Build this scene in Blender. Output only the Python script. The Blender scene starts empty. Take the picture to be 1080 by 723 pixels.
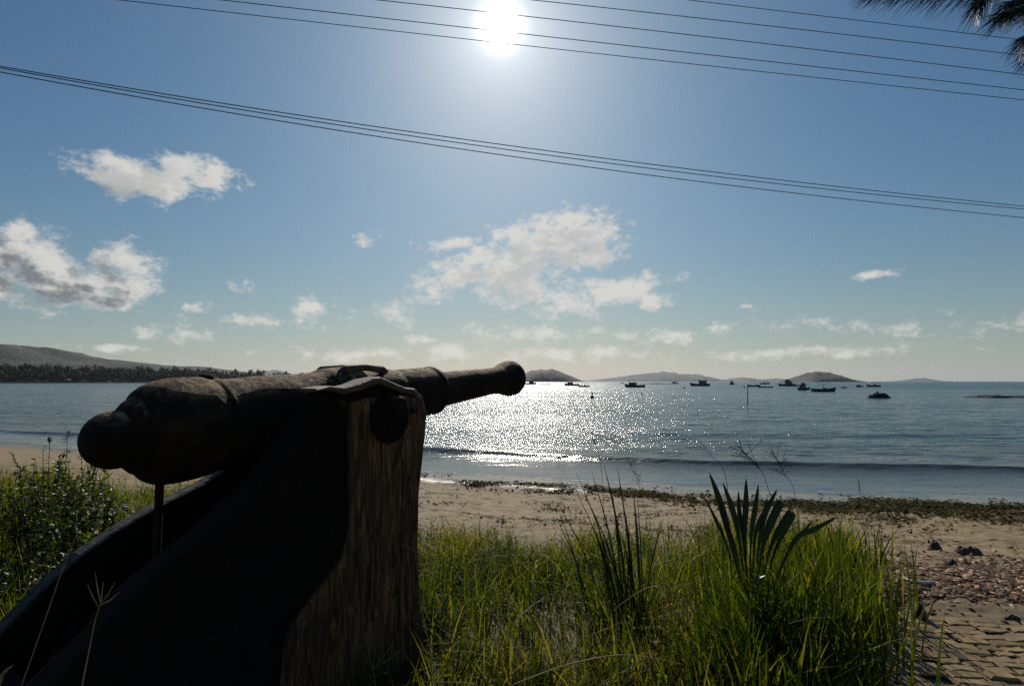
import bpy, math, random
import numpy as np
from mathutils import Vector
R = math.radians
rnd = random.Random(7)
rng = np.random.default_rng(11)
scene = bpy.context.scene
COL = scene.collection

# ------------------------------------------------------------------ camera
EYE = 1.65
F = 600.0                       # focal length in photo pixels (20 mm on 36 mm)
PITCH = math.atan(40.5 / F)
cam_d = bpy.data.cameras.new('camera'); cam_d.sensor_width = 36; cam_d.lens = 20.0
cam_d.clip_start = 0.05; cam_d.clip_end = 60000
cam = bpy.data.objects.new('camera', cam_d); COL.objects.link(cam)
cam.location = (0, 0, EYE); cam.rotation_euler = (R(90) + PITCH, 0, 0)
scene.camera = cam

def ray(px, py):
    """direction of a photo pixel, scaled so that y = 1 (z relative to the eye)"""
    u = (px - 540) / F; v = (361.5 - py) / F
    yd = math.cos(PITCH) - v * math.sin(PITCH)
    zd = math.sin(PITCH) + v * math.cos(PITCH)
    return u / yd, zd / yd

def at(px, py, Y):
    a, b = ray(px, py)
    return Vector((a * Y, Y, EYE + b * Y))

# ------------------------------------------------------------------ noise (numpy)
def vnoise(x, y, seed=0):
    xi = np.floor(x).astype(np.int64); yi = np.floor(y).astype(np.int64)
    xf = x - xi; yf = y - yi
    def h(a, b):
        n = (a * 374761393 + b * 668265263 + seed * 1442695041) & 0xffffffff
        n = ((n ^ (n >> 13)) * 1274126177) & 0xffffffff
        return ((n ^ (n >> 16)) & 0xffff) / 65535.0
    u = xf * xf * (3 - 2 * xf); v = yf * yf * (3 - 2 * yf)
    return (h(xi, yi) * (1 - u) + h(xi + 1, yi) * u) * (1 - v) + (h(xi, yi + 1) * (1 - u) + h(xi + 1, yi + 1) * u) * v - 0.5
def fbm(x, y, oct=4, seed=0):
    s = 0; a = 1.0
    for k in range(oct):
        s = s + a * vnoise(x * 2 ** k + 13.7 * k, y * 2 ** k - 7.1 * k, seed + k); a *= 0.5
    return s

# ------------------------------------------------------------------ shore and ground shape
WATER = -0.60
_shx = [-400, -120, -60, -21, -12, -6, -1.6, 4.2, 9.9, 20, 60, 200, 600]
_shy = [190, 66, 38, 22.6, 18.4, 15.8, 14.0, 12.0, 11.0, 10.3, 8, 0, -40]
_wvx = [-60, -22, -12, -3, 4.2, 12.8, 25, 60]
_wvy = [44, 25.2, 22.3, 18.8, 15.8, 14.4, 13.8, 13]
_gx = np.linspace(-400, 600, 8001)
def _smooth(xs, ys, k=33):
    g = np.interp(_gx, xs, ys); p = np.pad(g, k // 2, 'edge')
    return np.convolve(p, np.ones(k) / k, 'valid')
_shore = _smooth(_shx, _shy); _wave = _smooth(_wvx, _wvy)
def shore(x): return np.interp(x, _gx, _shore)
def wavey(x): return np.interp(x, _gx, _wave)
def ground_z(x, y):
    x = np.asarray(x, float); y = np.asarray(y, float)
    s = shore(x) - y
    z = WATER + np.where(s < 0, 0.05 * s, 0.072 * s)
    z = np.where(s > 6.5, WATER + 0.6 - 0.132 * np.exp(-(s - 6.5) / 1.833), z)
    z = np.maximum(z, WATER - 5)
    near = np.clip((y - 1) / 5, 0, 1) * np.clip((40 - y) / 20, 0, 1)
    z = z + 0.03 * fbm(x * 0.9, y * 0.9, 3, 3) * near
    left = np.clip((-x - 1.0) / 2.5, 0, 1) * np.clip((9.5 - y) / 3, 0, 1)
    z = z + 0.06 * left
    return z
def gz(x, y): return float(ground_z(np.array([x]), np.array([y]))[0])

# ------------------------------------------------------------------ object helpers
def new_mesh(name, verts, faces, smooth=False):
    me = bpy.data.meshes.new(name)
    verts = np.asarray(verts, dtype=np.float32).reshape(-1, 3)
    if isinstance(faces, np.ndarray):
        n, k = faces.shape
        me.vertices.add(len(verts)); me.vertices.foreach_set('co', verts.ravel())
        me.loops.add(n * k); me.loops.foreach_set('vertex_index', faces.astype(np.int32).ravel())
        me.polygons.add(n)
        me.polygons.foreach_set('loop_start', np.arange(0, n * k, k, dtype=np.int32))
        me.update(calc_edges=True)
    else:
        me.from_pydata(verts.tolist(), [], faces); me.update()
    if smooth:
        me.polygons.foreach_set('use_smooth', np.ones(len(me.polygons), dtype=bool))
    return me

def obj(name, verts, faces, mat, parent=None, loc=None, smooth=False, local=False):
    """one mesh object; verts are world coordinates unless local"""
    v = np.asarray(verts, dtype=np.float64).reshape(-1, 3)
    if not local:
        org = np.array(parent.matrix_base if False else (parent['_w'] if parent is not None and '_w' in parent else (loc if loc is not None else (0, 0, 0))))
        v = v - org
    o = bpy.data.objects.new(name, new_mesh(name, v, faces, smooth))
    if mat: o.data.materials.append(mat)
    COL.objects.link(o)
    if parent is not None:
        o.parent = parent
        if '_w' in parent: o['_w'] = list(parent['_w'])
    elif loc is not None:
        o.location = loc; o['_w'] = list(loc)
    return o

def tag(o, label=None, cat=None, group=None, kind=None):
    if label: o['label'] = label
    if cat: o['category'] = cat
    if group: o['group'] = group
    if kind: o['kind'] = kind
    return o

def thing(name, label, cat, loc, group=None, rz=0.0):
    o = bpy.data.objects.new(name, None); o.empty_display_size = 0.2
    o.location = loc; o.rotation_euler = (0, 0, rz)
    COL.objects.link(o); o['_w'] = [float(c) for c in loc]
    return tag(o, label, cat, group)

def merge(parts):
    V = []; Fc = []; n = 0
    for v, f in parts:
        V.extend([tuple(p) for p in v]); Fc.extend([tuple(i + n for i in q) for q in f]); n += len(v)
    return V, Fc

def box(c, s, rz=0.0, taper=0.0):
    cx, cy, cz = c; hx, hy, hz = s[0] / 2, s[1] / 2, s[2] / 2
    v = []
    for z, k in ((-hz, 1), (hz, 1 - taper)):
        for x, y in ((-hx, -hy), (hx, -hy), (hx, hy), (-hx, hy)):
            x *= k; y *= k
            v.append((cx + x * math.cos(rz) - y * math.sin(rz), cy + x * math.sin(rz) + y * math.cos(rz), cz + z))
    return v, [(0, 3, 2, 1), (4, 5, 6, 7), (0, 1, 5, 4), (1, 2, 6, 5), (2, 3, 7, 6), (3, 0, 4, 7)]

def tube(pts, rad, n=8, cap=True):
    pts = [Vector(p) for p in pts]
    if not hasattr(rad, '__len__'): rad = [rad] * len(pts)
    V = []; Fc = []
    up = Vector((0, 0, 1)); prev = None
    for i, p in enumerate(pts):
        t = (pts[min(i + 1, len(pts) - 1)] - pts[max(i - 1, 0)]).normalized()
        if prev is None:
            a = t.cross(up)
            if a.length < 1e-3: a = t.cross(Vector((1, 0, 0)))
        else:
            a = prev - t * prev.dot(t)
        a.normalize(); prev = a; b = t.cross(a)
        for k in range(n):
            q = 2 * math.pi * k / n
            V.append(p + (a * math.cos(q) + b * math.sin(q)) * rad[i])
    for i in range(len(pts) - 1):
        for k in range(n):
            k2 = (k + 1) % n
            Fc.append((i * n + k, i * n + k2, (i + 1) * n + k2, (i + 1) * n + k))
    if cap:
        Fc.append(tuple(range(n - 1, -1, -1))); Fc.append(tuple(range((len(pts) - 1) * n, len(pts) * n)))
    return V, Fc

# ------------------------------------------------------------------ materials
def newmat(name):
    m = bpy.data.materials.new(name); m.use_nodes = True
    nt = m.node_tree; nt.nodes.clear()
    out = nt.nodes.new('ShaderNodeOutputMaterial')
    return m, nt, out
class NB:
    """tiny node builder"""
    def __init__(s, nt): s.nt = nt
    def n(s, t, **kw):
        nd = s.nt.nodes.new(t)
        for k, v in kw.items():
            if k.startswith('_'): setattr(nd, k[1:], v)
        return nd
    def set(s, sock, v):
        if v is None: return
        if isinstance(v, bpy.types.NodeSocket): s.nt.links.new(v, sock)
        else:
            if hasattr(sock.default_value, '__len__') and len(sock.default_value) == 4 and len(v) == 3: v = (*v, 1)
            sock.default_value = v
    def math(s, op, a, b=None, c=None, clamp=False):
        nd = s.n('ShaderNodeMath'); nd.operation = op; nd.use_clamp = clamp
        s.set(nd.inputs[0], a); s.set(nd.inputs[1], b)
        if c is not None: s.set(nd.inputs[2], c)
        return nd.outputs[0]
    def vmath(s, op, a, b=None, scale=None):
        nd = s.n('ShaderNodeVectorMath'); nd.operation = op
        s.set(nd.inputs[0], a); s.set(nd.inputs[1], b)
        if scale is not None: s.set(nd.inputs['Scale'], scale)
        return nd.outputs['Value'] if op in ('LENGTH', 'DOT_PRODUCT', 'DISTANCE') else nd.outputs['Vector']
    def noise(s, vec, scale=5, detail=4, rough=0.55, dist=0.0, out='Fac'):
        nd = s.n('ShaderNodeTexNoise'); s.set(nd.inputs['Vector'], vec)
        nd.inputs['Scale'].default_value = scale; nd.inputs['Detail'].default_value = detail
        nd.inputs['Roughness'].default_value = rough; nd.inputs['Distortion'].default_value = dist
        return nd.outputs[out]
    def ramp(s, fac, stops):
        nd = s.n('ShaderNodeValToRGB'); s.set(nd.inputs[0], fac)
        e = nd.color_ramp.elements
        while len(e) < len(stops): e.new(0.5)
        for el, (p, c) in zip(e, stops):
            el.position = p; el.color = (*c, 1) if len(c) == 3 else c
        return nd.outputs[0]
    def mix(s, f, a, b, mode='MIX'):
        nd = s.n('ShaderNodeMix'); nd.data_type = 'RGBA'; nd.blend_type = mode
        s.set(nd.inputs[0], f); s.set(nd.inputs[6], a); s.set(nd.inputs[7], b)
        return nd.outputs[2]
    def mrange(s, v, a, b, c=0.0, d=1.0, smooth=True):
        nd = s.n('ShaderNodeMapRange')
        if smooth: nd.interpolation_type = 'SMOOTHSTEP'
        s.set(nd.inputs[0], v); s.set(nd.inputs[1], a); s.set(nd.inputs[2], b); s.set(nd.inputs[3], c); s.set(nd.inputs[4], d)
        return nd.outputs[0]
    def mapping(s, vec, scale=(1, 1, 1), rot=(0, 0, 0), loc=(0, 0, 0)):
        nd = s.n('ShaderNodeMapping'); s.set(nd.inputs[0], vec)
        nd.inputs[1].default_value = loc; nd.inputs[2].default_value = rot; nd.inputs[3].default_value = scale
        return nd.outputs[0]
    def coord(s, which='Object'): return s.n('ShaderNodeTexCoord').outputs[which]
    def pos(s): return s.n('ShaderNodeNewGeometry').outputs['Position']
    def attr(s, name, out='Fac'):
        nd = s.n('ShaderNodeAttribute'); nd.attribute_name = name; return nd.outputs[out]
    def bump(s, h, strength=0.5, dist=0.02, normal=None):
        nd = s.n('ShaderNodeBump'); s.set(nd.inputs['Height'], h)
        nd.inputs['Strength'].default_value = strength; nd.inputs['Distance'].default_value = dist
        if normal is not None: s.set(nd.inputs['Normal'], normal)
        return nd.outputs[0]
    def bsdf(s, color, rough=0.6, normal=None, spec=0.5, metal=0.0, ior=None):
        nd = s.n('ShaderNodeBsdfPrincipled')
        s.set(nd.inputs['Base Color'], color); s.set(nd.inputs['Roughness'], rough)
        s.set(nd.inputs['Metallic'], metal); s.set(nd.inputs['Specular IOR Level'], spec)
        if ior: nd.inputs['IOR'].default_value = ior
        if normal is not None: s.set(nd.inputs['Normal'], normal)
        return nd

def simple(name, c1, c2, scale=8, rough=0.6, bump=0.3, bdist=0.01, stretch=(1, 1, 1), spec=0.4, metal=0.0):
    m, nt, out = newmat(name); b = NB(nt)
    v = b.mapping(b.coord(), scale=stretch)
    n = b.noise(v, scale, 6, 0.6)
    col = b.ramp(n, [(0.3, c1), (0.7, c2)])
    n2 = b.noise(v, scale * 3, 5, 0.6)
    p = b.bsdf(col, rough, b.bump(n2, bump, bdist), spec, metal)
    nt.links.new(p.outputs[0], out.inputs[0]); return m

def leafmat(name, ca, cb, cc, trans=0.45, rough=0.45, spec=0.4):
    """foliage: colour from the per-vertex attribute 'tint' (0..1), light shines through"""
    m, nt, out = newmat(name); b = NB(nt)
    t = b.attr('tint')
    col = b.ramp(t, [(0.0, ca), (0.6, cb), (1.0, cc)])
    p = b.bsdf(col, rough, None, spec)
    tr = b.n('ShaderNodeBsdfTranslucent')
    tcol = b.mix(1.0, col, (1.5, 1.7, 0.5, 1), 'MULTIPLY')
    nt.links.new(tcol, tr.inputs['Color'])
    mx = b.n('ShaderNodeMixShader'); mx.inputs[0].default_value = trans
    nt.links.new(p.outputs[0], mx.inputs[1]); nt.links.new(tr.outputs[0], mx.inputs[2])
    nt.links.new(mx.outputs[0], out.inputs[0]); return m

def set_attr(o, name, arr):
    a = o.data.attributes.new(name, 'FLOAT', 'POINT'); a.data.foreach_set('value', np.asarray(arr, dtype=np.float32))

# ------------------------------------------------------------------ world: sky, aureole, clouds
SUN_EL, SUN_AZ = None, None
sa, sb = ray(528, 27)
SUN_EL = math.atan2(sb, math.hypot(sa, 1)); SUN_AZ = math.atan2(sa, 1)   # azimuth from +Y towards +X
sun_dir = Vector((math.sin(SUN_AZ) * math.cos(SUN_EL), math.cos(SUN_AZ) * math.cos(SUN_EL), math.sin(SUN_EL)))
world = bpy.data.worlds.new('World'); scene.world = world; world.use_nodes = True
nt = world.node_tree; nt.nodes.clear(); b = NB(nt)
wout = nt.nodes.new('ShaderNodeOutputWorld'); bg = nt.nodes.new('ShaderNodeBackground')
nt.links.new(bg.outputs[0], wout.inputs[0])
SKY_S = 0.05
bg.inputs[1].default_value = SKY_S
sky = nt.nodes.new('ShaderNodeTexSky'); sky.sky_type = 'NISHITA'; sky.sun_disc = False
sky.sun_elevation = SUN_EL; sky.sun_rotation = SUN_AZ
sky.altitude = 0; sky.air_density = 1.1; sky.dust_density = 0.5; sky.ozone_density = 3.5
d = b.vmath('NORMALIZE', b.coord('Generated'))
sep = b.n('ShaderNodeSeparateXYZ'); nt.links.new(d, sep.inputs[0])
az = b.math('ARCTAN2', sep.outputs[0], sep.outputs[1]); el = b.math('ARCSINE', sep.outputs[2])
cmb = b.n('ShaderNodeCombineXYZ'); nt.links.new(az, cmb.inputs[0]); nt.links.new(el, cmb.inputs[1])
ae = cmb.outputs[0]
# clouds: centre and radii in photo pixels, turned into azimuth and elevation
CL = [(155,186,64,21,1.2),(203,180,46,20,1.1),(122,184,34,21,1.2),(345,-60,10,5,.1),
      (35,280,42,36,1.25),(60,298,50,24,1.25),(132,290,36,32,1.2),(105,305,50,20,1.1),(-15,300,40,30,1),
      (600,243,52,26,1.15),(565,262,52,26,1.15),(620,255,38,27,1.0),(520,282,54,22,1.0),(545,300,50,28,.8),(480,290,35,16,.65),(452,308,24,16,.65),
      (480,257,28,9,.75),(655,302,50,14,.9),(635,312,54,13,.8),(690,318,20,9,.8),(590,318,50,22,.5),(415,330,20,14,.5),
      (333,324,22,13,.5),(388,250,14,7,.55),(250,302,14,6,.35),(918,292,26,6,.6),(787,324,16,4,.4),(212,325,20,5,.4),
      (472,368,26,8,.9),(447,356,18,5,.8),(580,371,44,7,.8),(636,371,26,6,.75),(1000,345,90,9,.25),(300,338,60,8,.3),
      (130,366,40,5,.5),(30,325,24,6,.3),(880,345,60,7,.25),(700,352,70,7,.45),(560,352,70,8,.5),(200,350,60,7,.3),(380,372,60,8,.5),(850,372,120,6,.35),(560,376,160,8,.35)]
def azel(px, py):
    a, z = ray(px, py); return math.atan2(a, 1), math.atan2(z, math.hypot(a, 1))
def cloud_density(vec, lite=False):
    w1 = b.noise(vec, 9, 1.5, 0.5, out='Color')
    off = b.vmath('SCALE', b.vmath('SUBTRACT', w1, (0.5, 0.5, 0.5)), scale=0.035)
    v = b.vmath('ADD', vec, off)
    acc = None
    for (px, py, rx, ry, amp) in (CL[:16] if lite else CL):
        a0, e0 = azel(px, py); a1, _ = azel(px + rx, py); _, e1 = azel(px, py - ry)
        q = b.vmath('MULTIPLY', b.vmath('SUBTRACT', v, (a0, e0, 0)), (1 / abs(a1 - a0), 1 / abs(e1 - e0), 0))
        l = b.vmath('LENGTH', q)
        f = b.math('MULTIPLY', b.math('SUBTRACT', 1.25, l), amp)
        acc = f if acc is None else b.math('SMOOTH_MAX', acc, f, 0.12)
    n = b.noise(b.mapping(vec, scale=(1, 1.5, 1)), 24, 3 if lite else 7, 0.62)
    if lite: return b.math('ADD', b.math('MINIMUM', acc, 0.75), b.math('MULTIPLY', b.math('SUBTRACT', n, 0.5), 2.8))
    fine = b.noise(b.mapping(vec, scale=(1, 1.3, 1)), 75, 4, 0.65)
    nn = b.math('ADD', b.math('MULTIPLY', b.math('SUBTRACT', n, 0.5), 2.6), b.math('MULTIPLY', b.math('SUBTRACT', fine, 0.5), 1.0))
    return b.math('ADD', b.math('MINIMUM', acc, 0.75), nn)
dn = cloud_density(ae)
dens = b.mrange(dn, 0.0, 0.85)
# light reaches the cloud from the sun side: thick sides away from it go grey
asun, esun = azel(528, 27)
tosun = b.vmath('NORMALIZE', b.vmath('SUBTRACT', (asun, esun, 0), ae))
dn2 = cloud_density(b.vmath('ADD', ae, b.vmath('SCALE', tosun, scale=0.03)), True)
thick = b.mrange(b.math('ADD', b.math('MULTIPLY', dn, 0.4), b.math('MULTIPLY', dn2, 0.75)), 0.45, 1.05)
k = 1 / SKY_S
leftm = b.mrange(az, -0.52, -0.60, 0.32, 1.0)       # only the big cloud over the hills is thick enough to go grey
leftm = b.math('MULTIPLY', leftm, b.mrange(el, 0.29, 0.24, 0.35, 1.0))
ccol = b.mix(b.math('MULTIPLY', thick, leftm), (0.82 * k, 0.79 * k, 0.73 * k, 1), (0.22 * k, 0.22 * k, 0.23 * k, 1))
# thin veil near the horizon
sc3 = b.n('ShaderNodeSeparateColor'); nt.links.new(sky.outputs[0], sc3.inputs[0])
cc3 = b.n('ShaderNodeCombineColor')
for i_, (ex_, ga_) in enumerate(((1.50, 0.93), (1.14, 1.00), (0.94, 1.03))):     # deeper blue away from the sun, as the lens and film gave it
    x_ = b.math('MULTIPLY', sky.outputs[0] if False else sc3.outputs[i_], SKY_S)
    nt.links.new(b.math('MULTIPLY', b.math('POWER', b.math('MULTIPLY', x_, 2.0), ex_), ga_ * 0.5 / SKY_S), cc3.inputs[i_])
low = b.mrange(el, 0.0, 0.30)
skyc = b.mix(1.0, cc3.outputs[0], b.mix(low, (0.84, 0.87, 0.84, 1), (1, 1, 1, 1)), 'MULTIPLY')
veil = b.math('MULTIPLY', b.math('EXPONENT', b.math('DIVIDE', b.math('MAXIMUM', el, 0.0), -0.13)), 0.50)
skyc = b.mix(veil, skyc, (0.55 / SKY_S, 0.555 / SKY_S, 0.485 / SKY_S, 1))     # pale sea haze low in the sky
SKYC_NODE = skyc
dot = b.vmath('DOT_PRODUCT', d, tuple(sun_dir))
ang = b.math('ARCCOSINE', b.math('MINIMUM', dot, 0.9999999))
core = b.math('MULTIPLY', b.math('EXPONENT', b.math('MULTIPLY', b.math('POWER', b.math('DIVIDE', ang, 0.020), 2.0), -1.0)), 9.0 * k)
halo = b.math('MULTIPLY', b.math('EXPONENT', b.math('DIVIDE', ang, -0.045)), 1.0 * k)
halo2 = b.math('MULTIPLY', b.math('EXPONENT', b.math('DIVIDE', ang, -0.34)), 0.20 * k)
glow = b.math('ADD', core, b.math('ADD', halo, halo2))
gcol = b.vmath('SCALE', (0.92, 0.97, 0.97), scale=glow)
skyg = b.vmath('ADD', skyc, gcol)
dmask = b.math('MULTIPLY', dens, 0.86)
nt.links.new(b.mix(dmask, skyg, ccol), bg.inputs[0])

sl = bpy.data.lights.new('sun', 'SUN'); sl.energy = 4.2; sl.angle = R(0.5); sl.color = (1.0, 0.93, 0.82)
so = bpy.data.objects.new('sun', sl); COL.objects.link(so)
so.rotation_euler = sun_dir.to_track_quat('Z', 'Y').to_euler(); so.location = (0, 20, 30)

scene.view_settings.view_transform = 'Standard'; scene.view_settings.look = 'None'
scene.view_settings.gamma = 1; scene.view_settings.exposure = -0.18
scene.cycles.use_denoising = False      # the glints on the water are single bright points; smoothing wipes them out
scene.cycles.max_bounces = 6; scene.cycles.volume_bounces = 0; scene.cycles.caustics_reflective = False; scene.cycles.caustics_refractive = False
scene.cycles.sample_clamp_direct = 0; scene.cycles.sample_clamp_indirect = 1.5

# ------------------------------------------------------------------ sand beach (one sheet to beyond the shore)
def grid_faces(nr, nc):
    i = np.arange(nr - 1)[:, None]; j = np.arange(nc - 1)[None, :]
    a = i * nc + j
    return np.stack([a, a + 1, a + nc + 1, a + nc], -1).reshape(-1, 4)
ys = np.concatenate([np.linspace(-60, -2, 20), np.arange(-1.5, 2, 0.1), np.arange(2, 14, 0.04), np.arange(14, 30, 0.15), np.geomspace(30, 400, 50)])
xs = np.concatenate([-np.geomspace(400, 16, 50), np.arange(-15.5, -6, 0.15), np.arange(-6, 10, 0.04), np.arange(10, 17, 0.12), np.geomspace(17.5, 600, 40)])
X, Y = np.meshgrid(xs, ys)
Z = ground_z(X, Y)
S = shore(X) - Y
nearm = np.clip((Y - 1.5) / 1, 0, 1) * np.clip((16 - Y) / 4, 0, 1) * np.clip((14 - np.abs(X)) / 4, 0, 1)
dry = np.clip((S - 0.6) / 1.5, 0, 1)
Z = Z + nearm * dry * (0.030 * fbm(X * 3.2, Y * 4.5, 3, 21) + 0.022 * fbm(X * 8, Y * 13, 3, 33))
fp = np.clip(fbm(X * 4.3, Y * 5.5, 2, 55) - 0.18, 0, 1)
Z = Z - nearm * dry * 0.08 * fp
beach = obj('sand_beach', np.stack([X, Y, Z], -1), grid_faces(len(ys), len(xs)), None, smooth=True)
tag(beach, kind='structure')
set_attr(beach, 'inland', S.ravel())
m, nt, out = newmat('sand'); b = NB(nt)
P = b.pos(); inl = b.attr('inland')
n1 = b.noise(P, 1.3, 5, 0.6); n2 = b.noise(P, 38, 5, 0.7); n3 = b.noise(b.mapping(P, scale=(1, 2.2, 1)), 6, 6, 0.65)
colr = b.ramp(n3, [(0.30, (0.130, 0.088, 0.042)), (0.5, (0.235, 0.165, 0.080)), (0.70, (0.36, 0.265, 0.140))])
colr = b.mix(b.mrange(n2, 0.58, 0.72), colr, (0.07, 0.05, 0.035, 1))
wl = b.math('ADD', inl, b.math('MULTIPLY', b.math('SUBTRACT', n1, 0.5), 1.6))
wet = b.mrange(wl, 0.7, 2.9, 1.0, 0.0)
colr = b.mix(b.math('MULTIPLY', wet, 0.75), colr, (0.085, 0.066, 0.048, 1))
earth = b.mrange(b.math('ADD', wl, b.math('MULTIPLY', n3, 2)), 6.6, 8.6)
colr = b.mix(b.math('MULTIPLY', earth, 0.55), colr, (0.10, 0.068, 0.04, 1))
rough = b.mrange(wet, 0.2, 0.95, 0.85, 0.14)
h = b.math('ADD', b.math('MULTIPLY', n3, 0.6), b.math('MULTIPLY', n2, 0.35))
bmp = b.n('ShaderNodeBump'); nt.links.new(h, bmp.inputs['Height']); nt.links.new(b.mrange(wet, 0.2, 0.9, 0.8, 0.12), bmp.inputs['Strength']); bmp.inputs['Distance'].default_value = 0.02
p = b.bsdf(colr, rough, bmp.outputs[0], 0.35); nt.links.new(p.outputs[0], out.inputs[0])
beach.data.materials.append(m)

# ------------------------------------------------------------------ sea
yr = np.concatenate([np.arange(-3, 9, 1.0), np.arange(9, 26, 0.05), np.geomspace(26, 90, 330), np.geomspace(91, 11500, 130)])
NC = 420
tt = np.linspace(-1, 1, NC)
U = np.sign(tt) * (np.abs(tt) ** 1.3) * 1.45
U, V = np.meshgrid(U, yr)
XX = U * np.maximum(V, 9) * 1.05; YY = V * np.ones_like(U)
XX = np.where(YY > 600, XX, XX)
dist = YY - shore(np.clip(XX, -400, 600))
off = np.clip(dist / 6, 0.02, 1)
fade = np.clip((260 - YY) / 200, 0, 1)
ZZ = WATER + off * fade * (0.050 * fbm(XX * 0.35 + YY * 0.08, YY * 0.9, 3, 71) + 0.028 * fbm(XX * 1.5, YY * 3.0, 3, 72))
cr = YY - wavey(XX) - 0.25 * fbm(XX * 0.25, XX * 0 + 3, 2, 9)
wmask = np.clip((np.abs(XX) < 60) * 1.0, 0, 1)
amp = 0.12 + 0.03 * fbm(XX * 0.18, XX * 0, 2, 5)
ridge = np.where(cr < 0, np.exp(-(cr / 0.22) ** 2), np.exp(-(cr / 1.1) ** 2))
ZZ = ZZ + wmask * amp * ridge
cr2 = YY - wavey(XX) - 9.0 - 1.2 * fbm(XX * 0.07, XX * 0 + 8, 2, 19)
ZZ = ZZ + wmask * 0.04 * np.where(cr2 < 0, np.exp(-(cr2 / 0.5) ** 2), np.exp(-(cr2 / 2.0) ** 2))
sea = obj('sea_water', np.stack([XX, YY, ZZ], -1), grid_faces(len(yr), NC), None, smooth=True)
tag(sea, kind='structure')
foam = 0.55 * wmask * np.exp(-((cr + 0.25) / 0.2) ** 2) + 0.8 * np.exp(-((dist - 0.25) / 0.22) ** 2) + 0.2 * np.exp(-((dist - 1.5) / 0.5) ** 2)
set_attr(sea, 'foam', foam.ravel()); set_attr(sea, 'deep', dist.ravel())
m, nt, out = newmat('sea_water'); b = NB(nt)
P = b.pos(); deep = b.attr('deep')
w1 = b.noise(b.mapping(P, scale=(0.24, 1.3, 1)), 1.1, 6, 0.62, 0.3)
w2 = b.noise(b.mapping(P, scale=(0.28, 1.2, 1)), 5.0, 5, 0.65, 0.2)
w3 = b.noise(b.mapping(P, scale=(0.5, 1.3, 1)), 0.16, 5, 0.6)
hgt = b.math('ADD', b.math('MULTIPLY', w1, 0.22), b.math('ADD', b.math('MULTIPLY', w2, 0.05), b.math('MULTIPLY', w3, 0.9)))
bm = b.n('ShaderNodeBump'); nt.links.new(hgt, bm.inputs['Height'])
nt.links.new(b.mrange(deep, 0.0, 9.0, 0.12, 1.0), bm.inputs['Strength']); bm.inputs['Distance'].default_value = 1.0
deepc = b.mix(b.mrange(deep, 0, 14), (0.07, 0.075, 0.06, 1), (0.034, 0.080, 0.085, 1))
patch = b.noise(b.mapping(P, scale=(0.25, 1.0, 1)), 0.05, 4, 0.6)
rg = b.math('ADD', b.mrange(patch, 0.35, 0.65, 0.0, 0.06), b.mrange(deep, 5, 200, 0.09, 0.26, smooth=False))
p = b.bsdf(deepc, rg, bm.outputs[0], 0.5, ior=1.33)
fo = b.bsdf((0.55, 0.56, 0.55), 0.6)
fn = b.noise(b.mapping(P, scale=(0.8, 1.6, 1)), 5, 6, 0.7)
fm = b.mrange(b.math('ADD', b.math('MULTIPLY', b.attr('foam'), 0.55), fn), 0.92, 1.15)
mx = b.n('ShaderNodeMixShader'); nt.links.new(b.math('MULTIPLY', fm, 0.75), mx.inputs[0])
nt.links.new(p.outputs[0], mx.inputs[1]); nt.links.new(fo.outputs[0], mx.inputs[2]); nt.links.new(mx.outputs[0], out.inputs[0])
sea.data.materials.append(m)

# ------------------------------------------------------------------ hills, islands, far shore
M_hill = simple('hill_forest', (0.012, 0.020, 0.010), (0.035, 0.045, 0.024), 0.02, 0.9, 0.8, 8.0)
M_isle = simple('island_scrub', (0.015, 0.022, 0.012), (0.045, 0.05, 0.035), 0.05, 0.9, 0.8, 3.0)
def hill(name, Y, prof, depth, mat, seed, nx=160, ny=24):
    pts = [at(px, py, Y) for px, py in prof]
    px_ = np.array([p.x for p in pts]); pz = np.array([max(p.z - WATER, 0) for p in pts])
    gx = np.linspace(px_[0], px_[-1], nx); hz = np.interp(gx, px_, pz)
    k = np.array([1, 2, 3, 2, 1]) / 9.0; hz = np.convolve(np.pad(hz, 2, 'edge'), k, 'valid')
    v = np.linspace(-1, 1, ny)
    GX, VV = np.meshgrid(gx, v)
    sc = max(pz.max(), 10)
    shape = np.clip(1 - VV ** 2, 0, 1) ** 0.8
    H = hz[None, :] * shape
    H = H * (1 + 0.35 * fbm(GX / sc * 0.9, VV * 3.0, 4, seed) * (np.abs(VV) > 0.05)) + sc * 0.04 * fbm(GX / sc * 5, VV * 14, 3, seed + 5) * (hz[None, :] / sc)
    YYh = Y + VV * depth + 0.2 * depth * fbm(GX / sc * 0.5, VV * 0 + seed, 2, seed + 9)
    H[0, :] = -3; H[-1, :] = -3; 
    o = obj(name, np.stack([GX, YYh, H + WATER], -1), grid_faces(ny, nx), mat, smooth=True)
    return tag(o, kind='structure')
hill('hill', 2000, [(-420,392),(-300,378),(-180,368),(-60,366),(0,362),(35,365.5),(62,367),(80,372),(100,378.5),(125,379.5),(150,382.5),(175,385.5),(190,386),(215,389),(240,392),(275,396),(330,399),(380,402.5)], 420, M_hill, 1)
hill('far_hills', 8600, [(120,402),(170,392),(198,388),(215,389.5),(235,394),(262,395),(285,391),(300,393),(330,398),(370,401),(420,402)], 700, M_hill, 2)
hill('island', 2900, [(540,402.2),(547,399),(553,395),(560,391.5),(570,390.2),(582,389.8),(590,392),(600,395.5),(608,399),(614,402.2)], 230, M_isle, 3, 120, 22)
hill('far_island', 8800, [(615,402),(640,399),(662,396.5),(680,394.5),(700,392.8),(716,395),(730,395.3),(742,398),(765,401.8)], 900, M_hill, 4)
hill('island', 2500, [(836,403),(843,398),(850,394.5),(858,393),(867,392.3),(877,393.6),(884,396.5),(892,399.5),(899,403)], 150, M_isle, 5, 120, 22)
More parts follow.
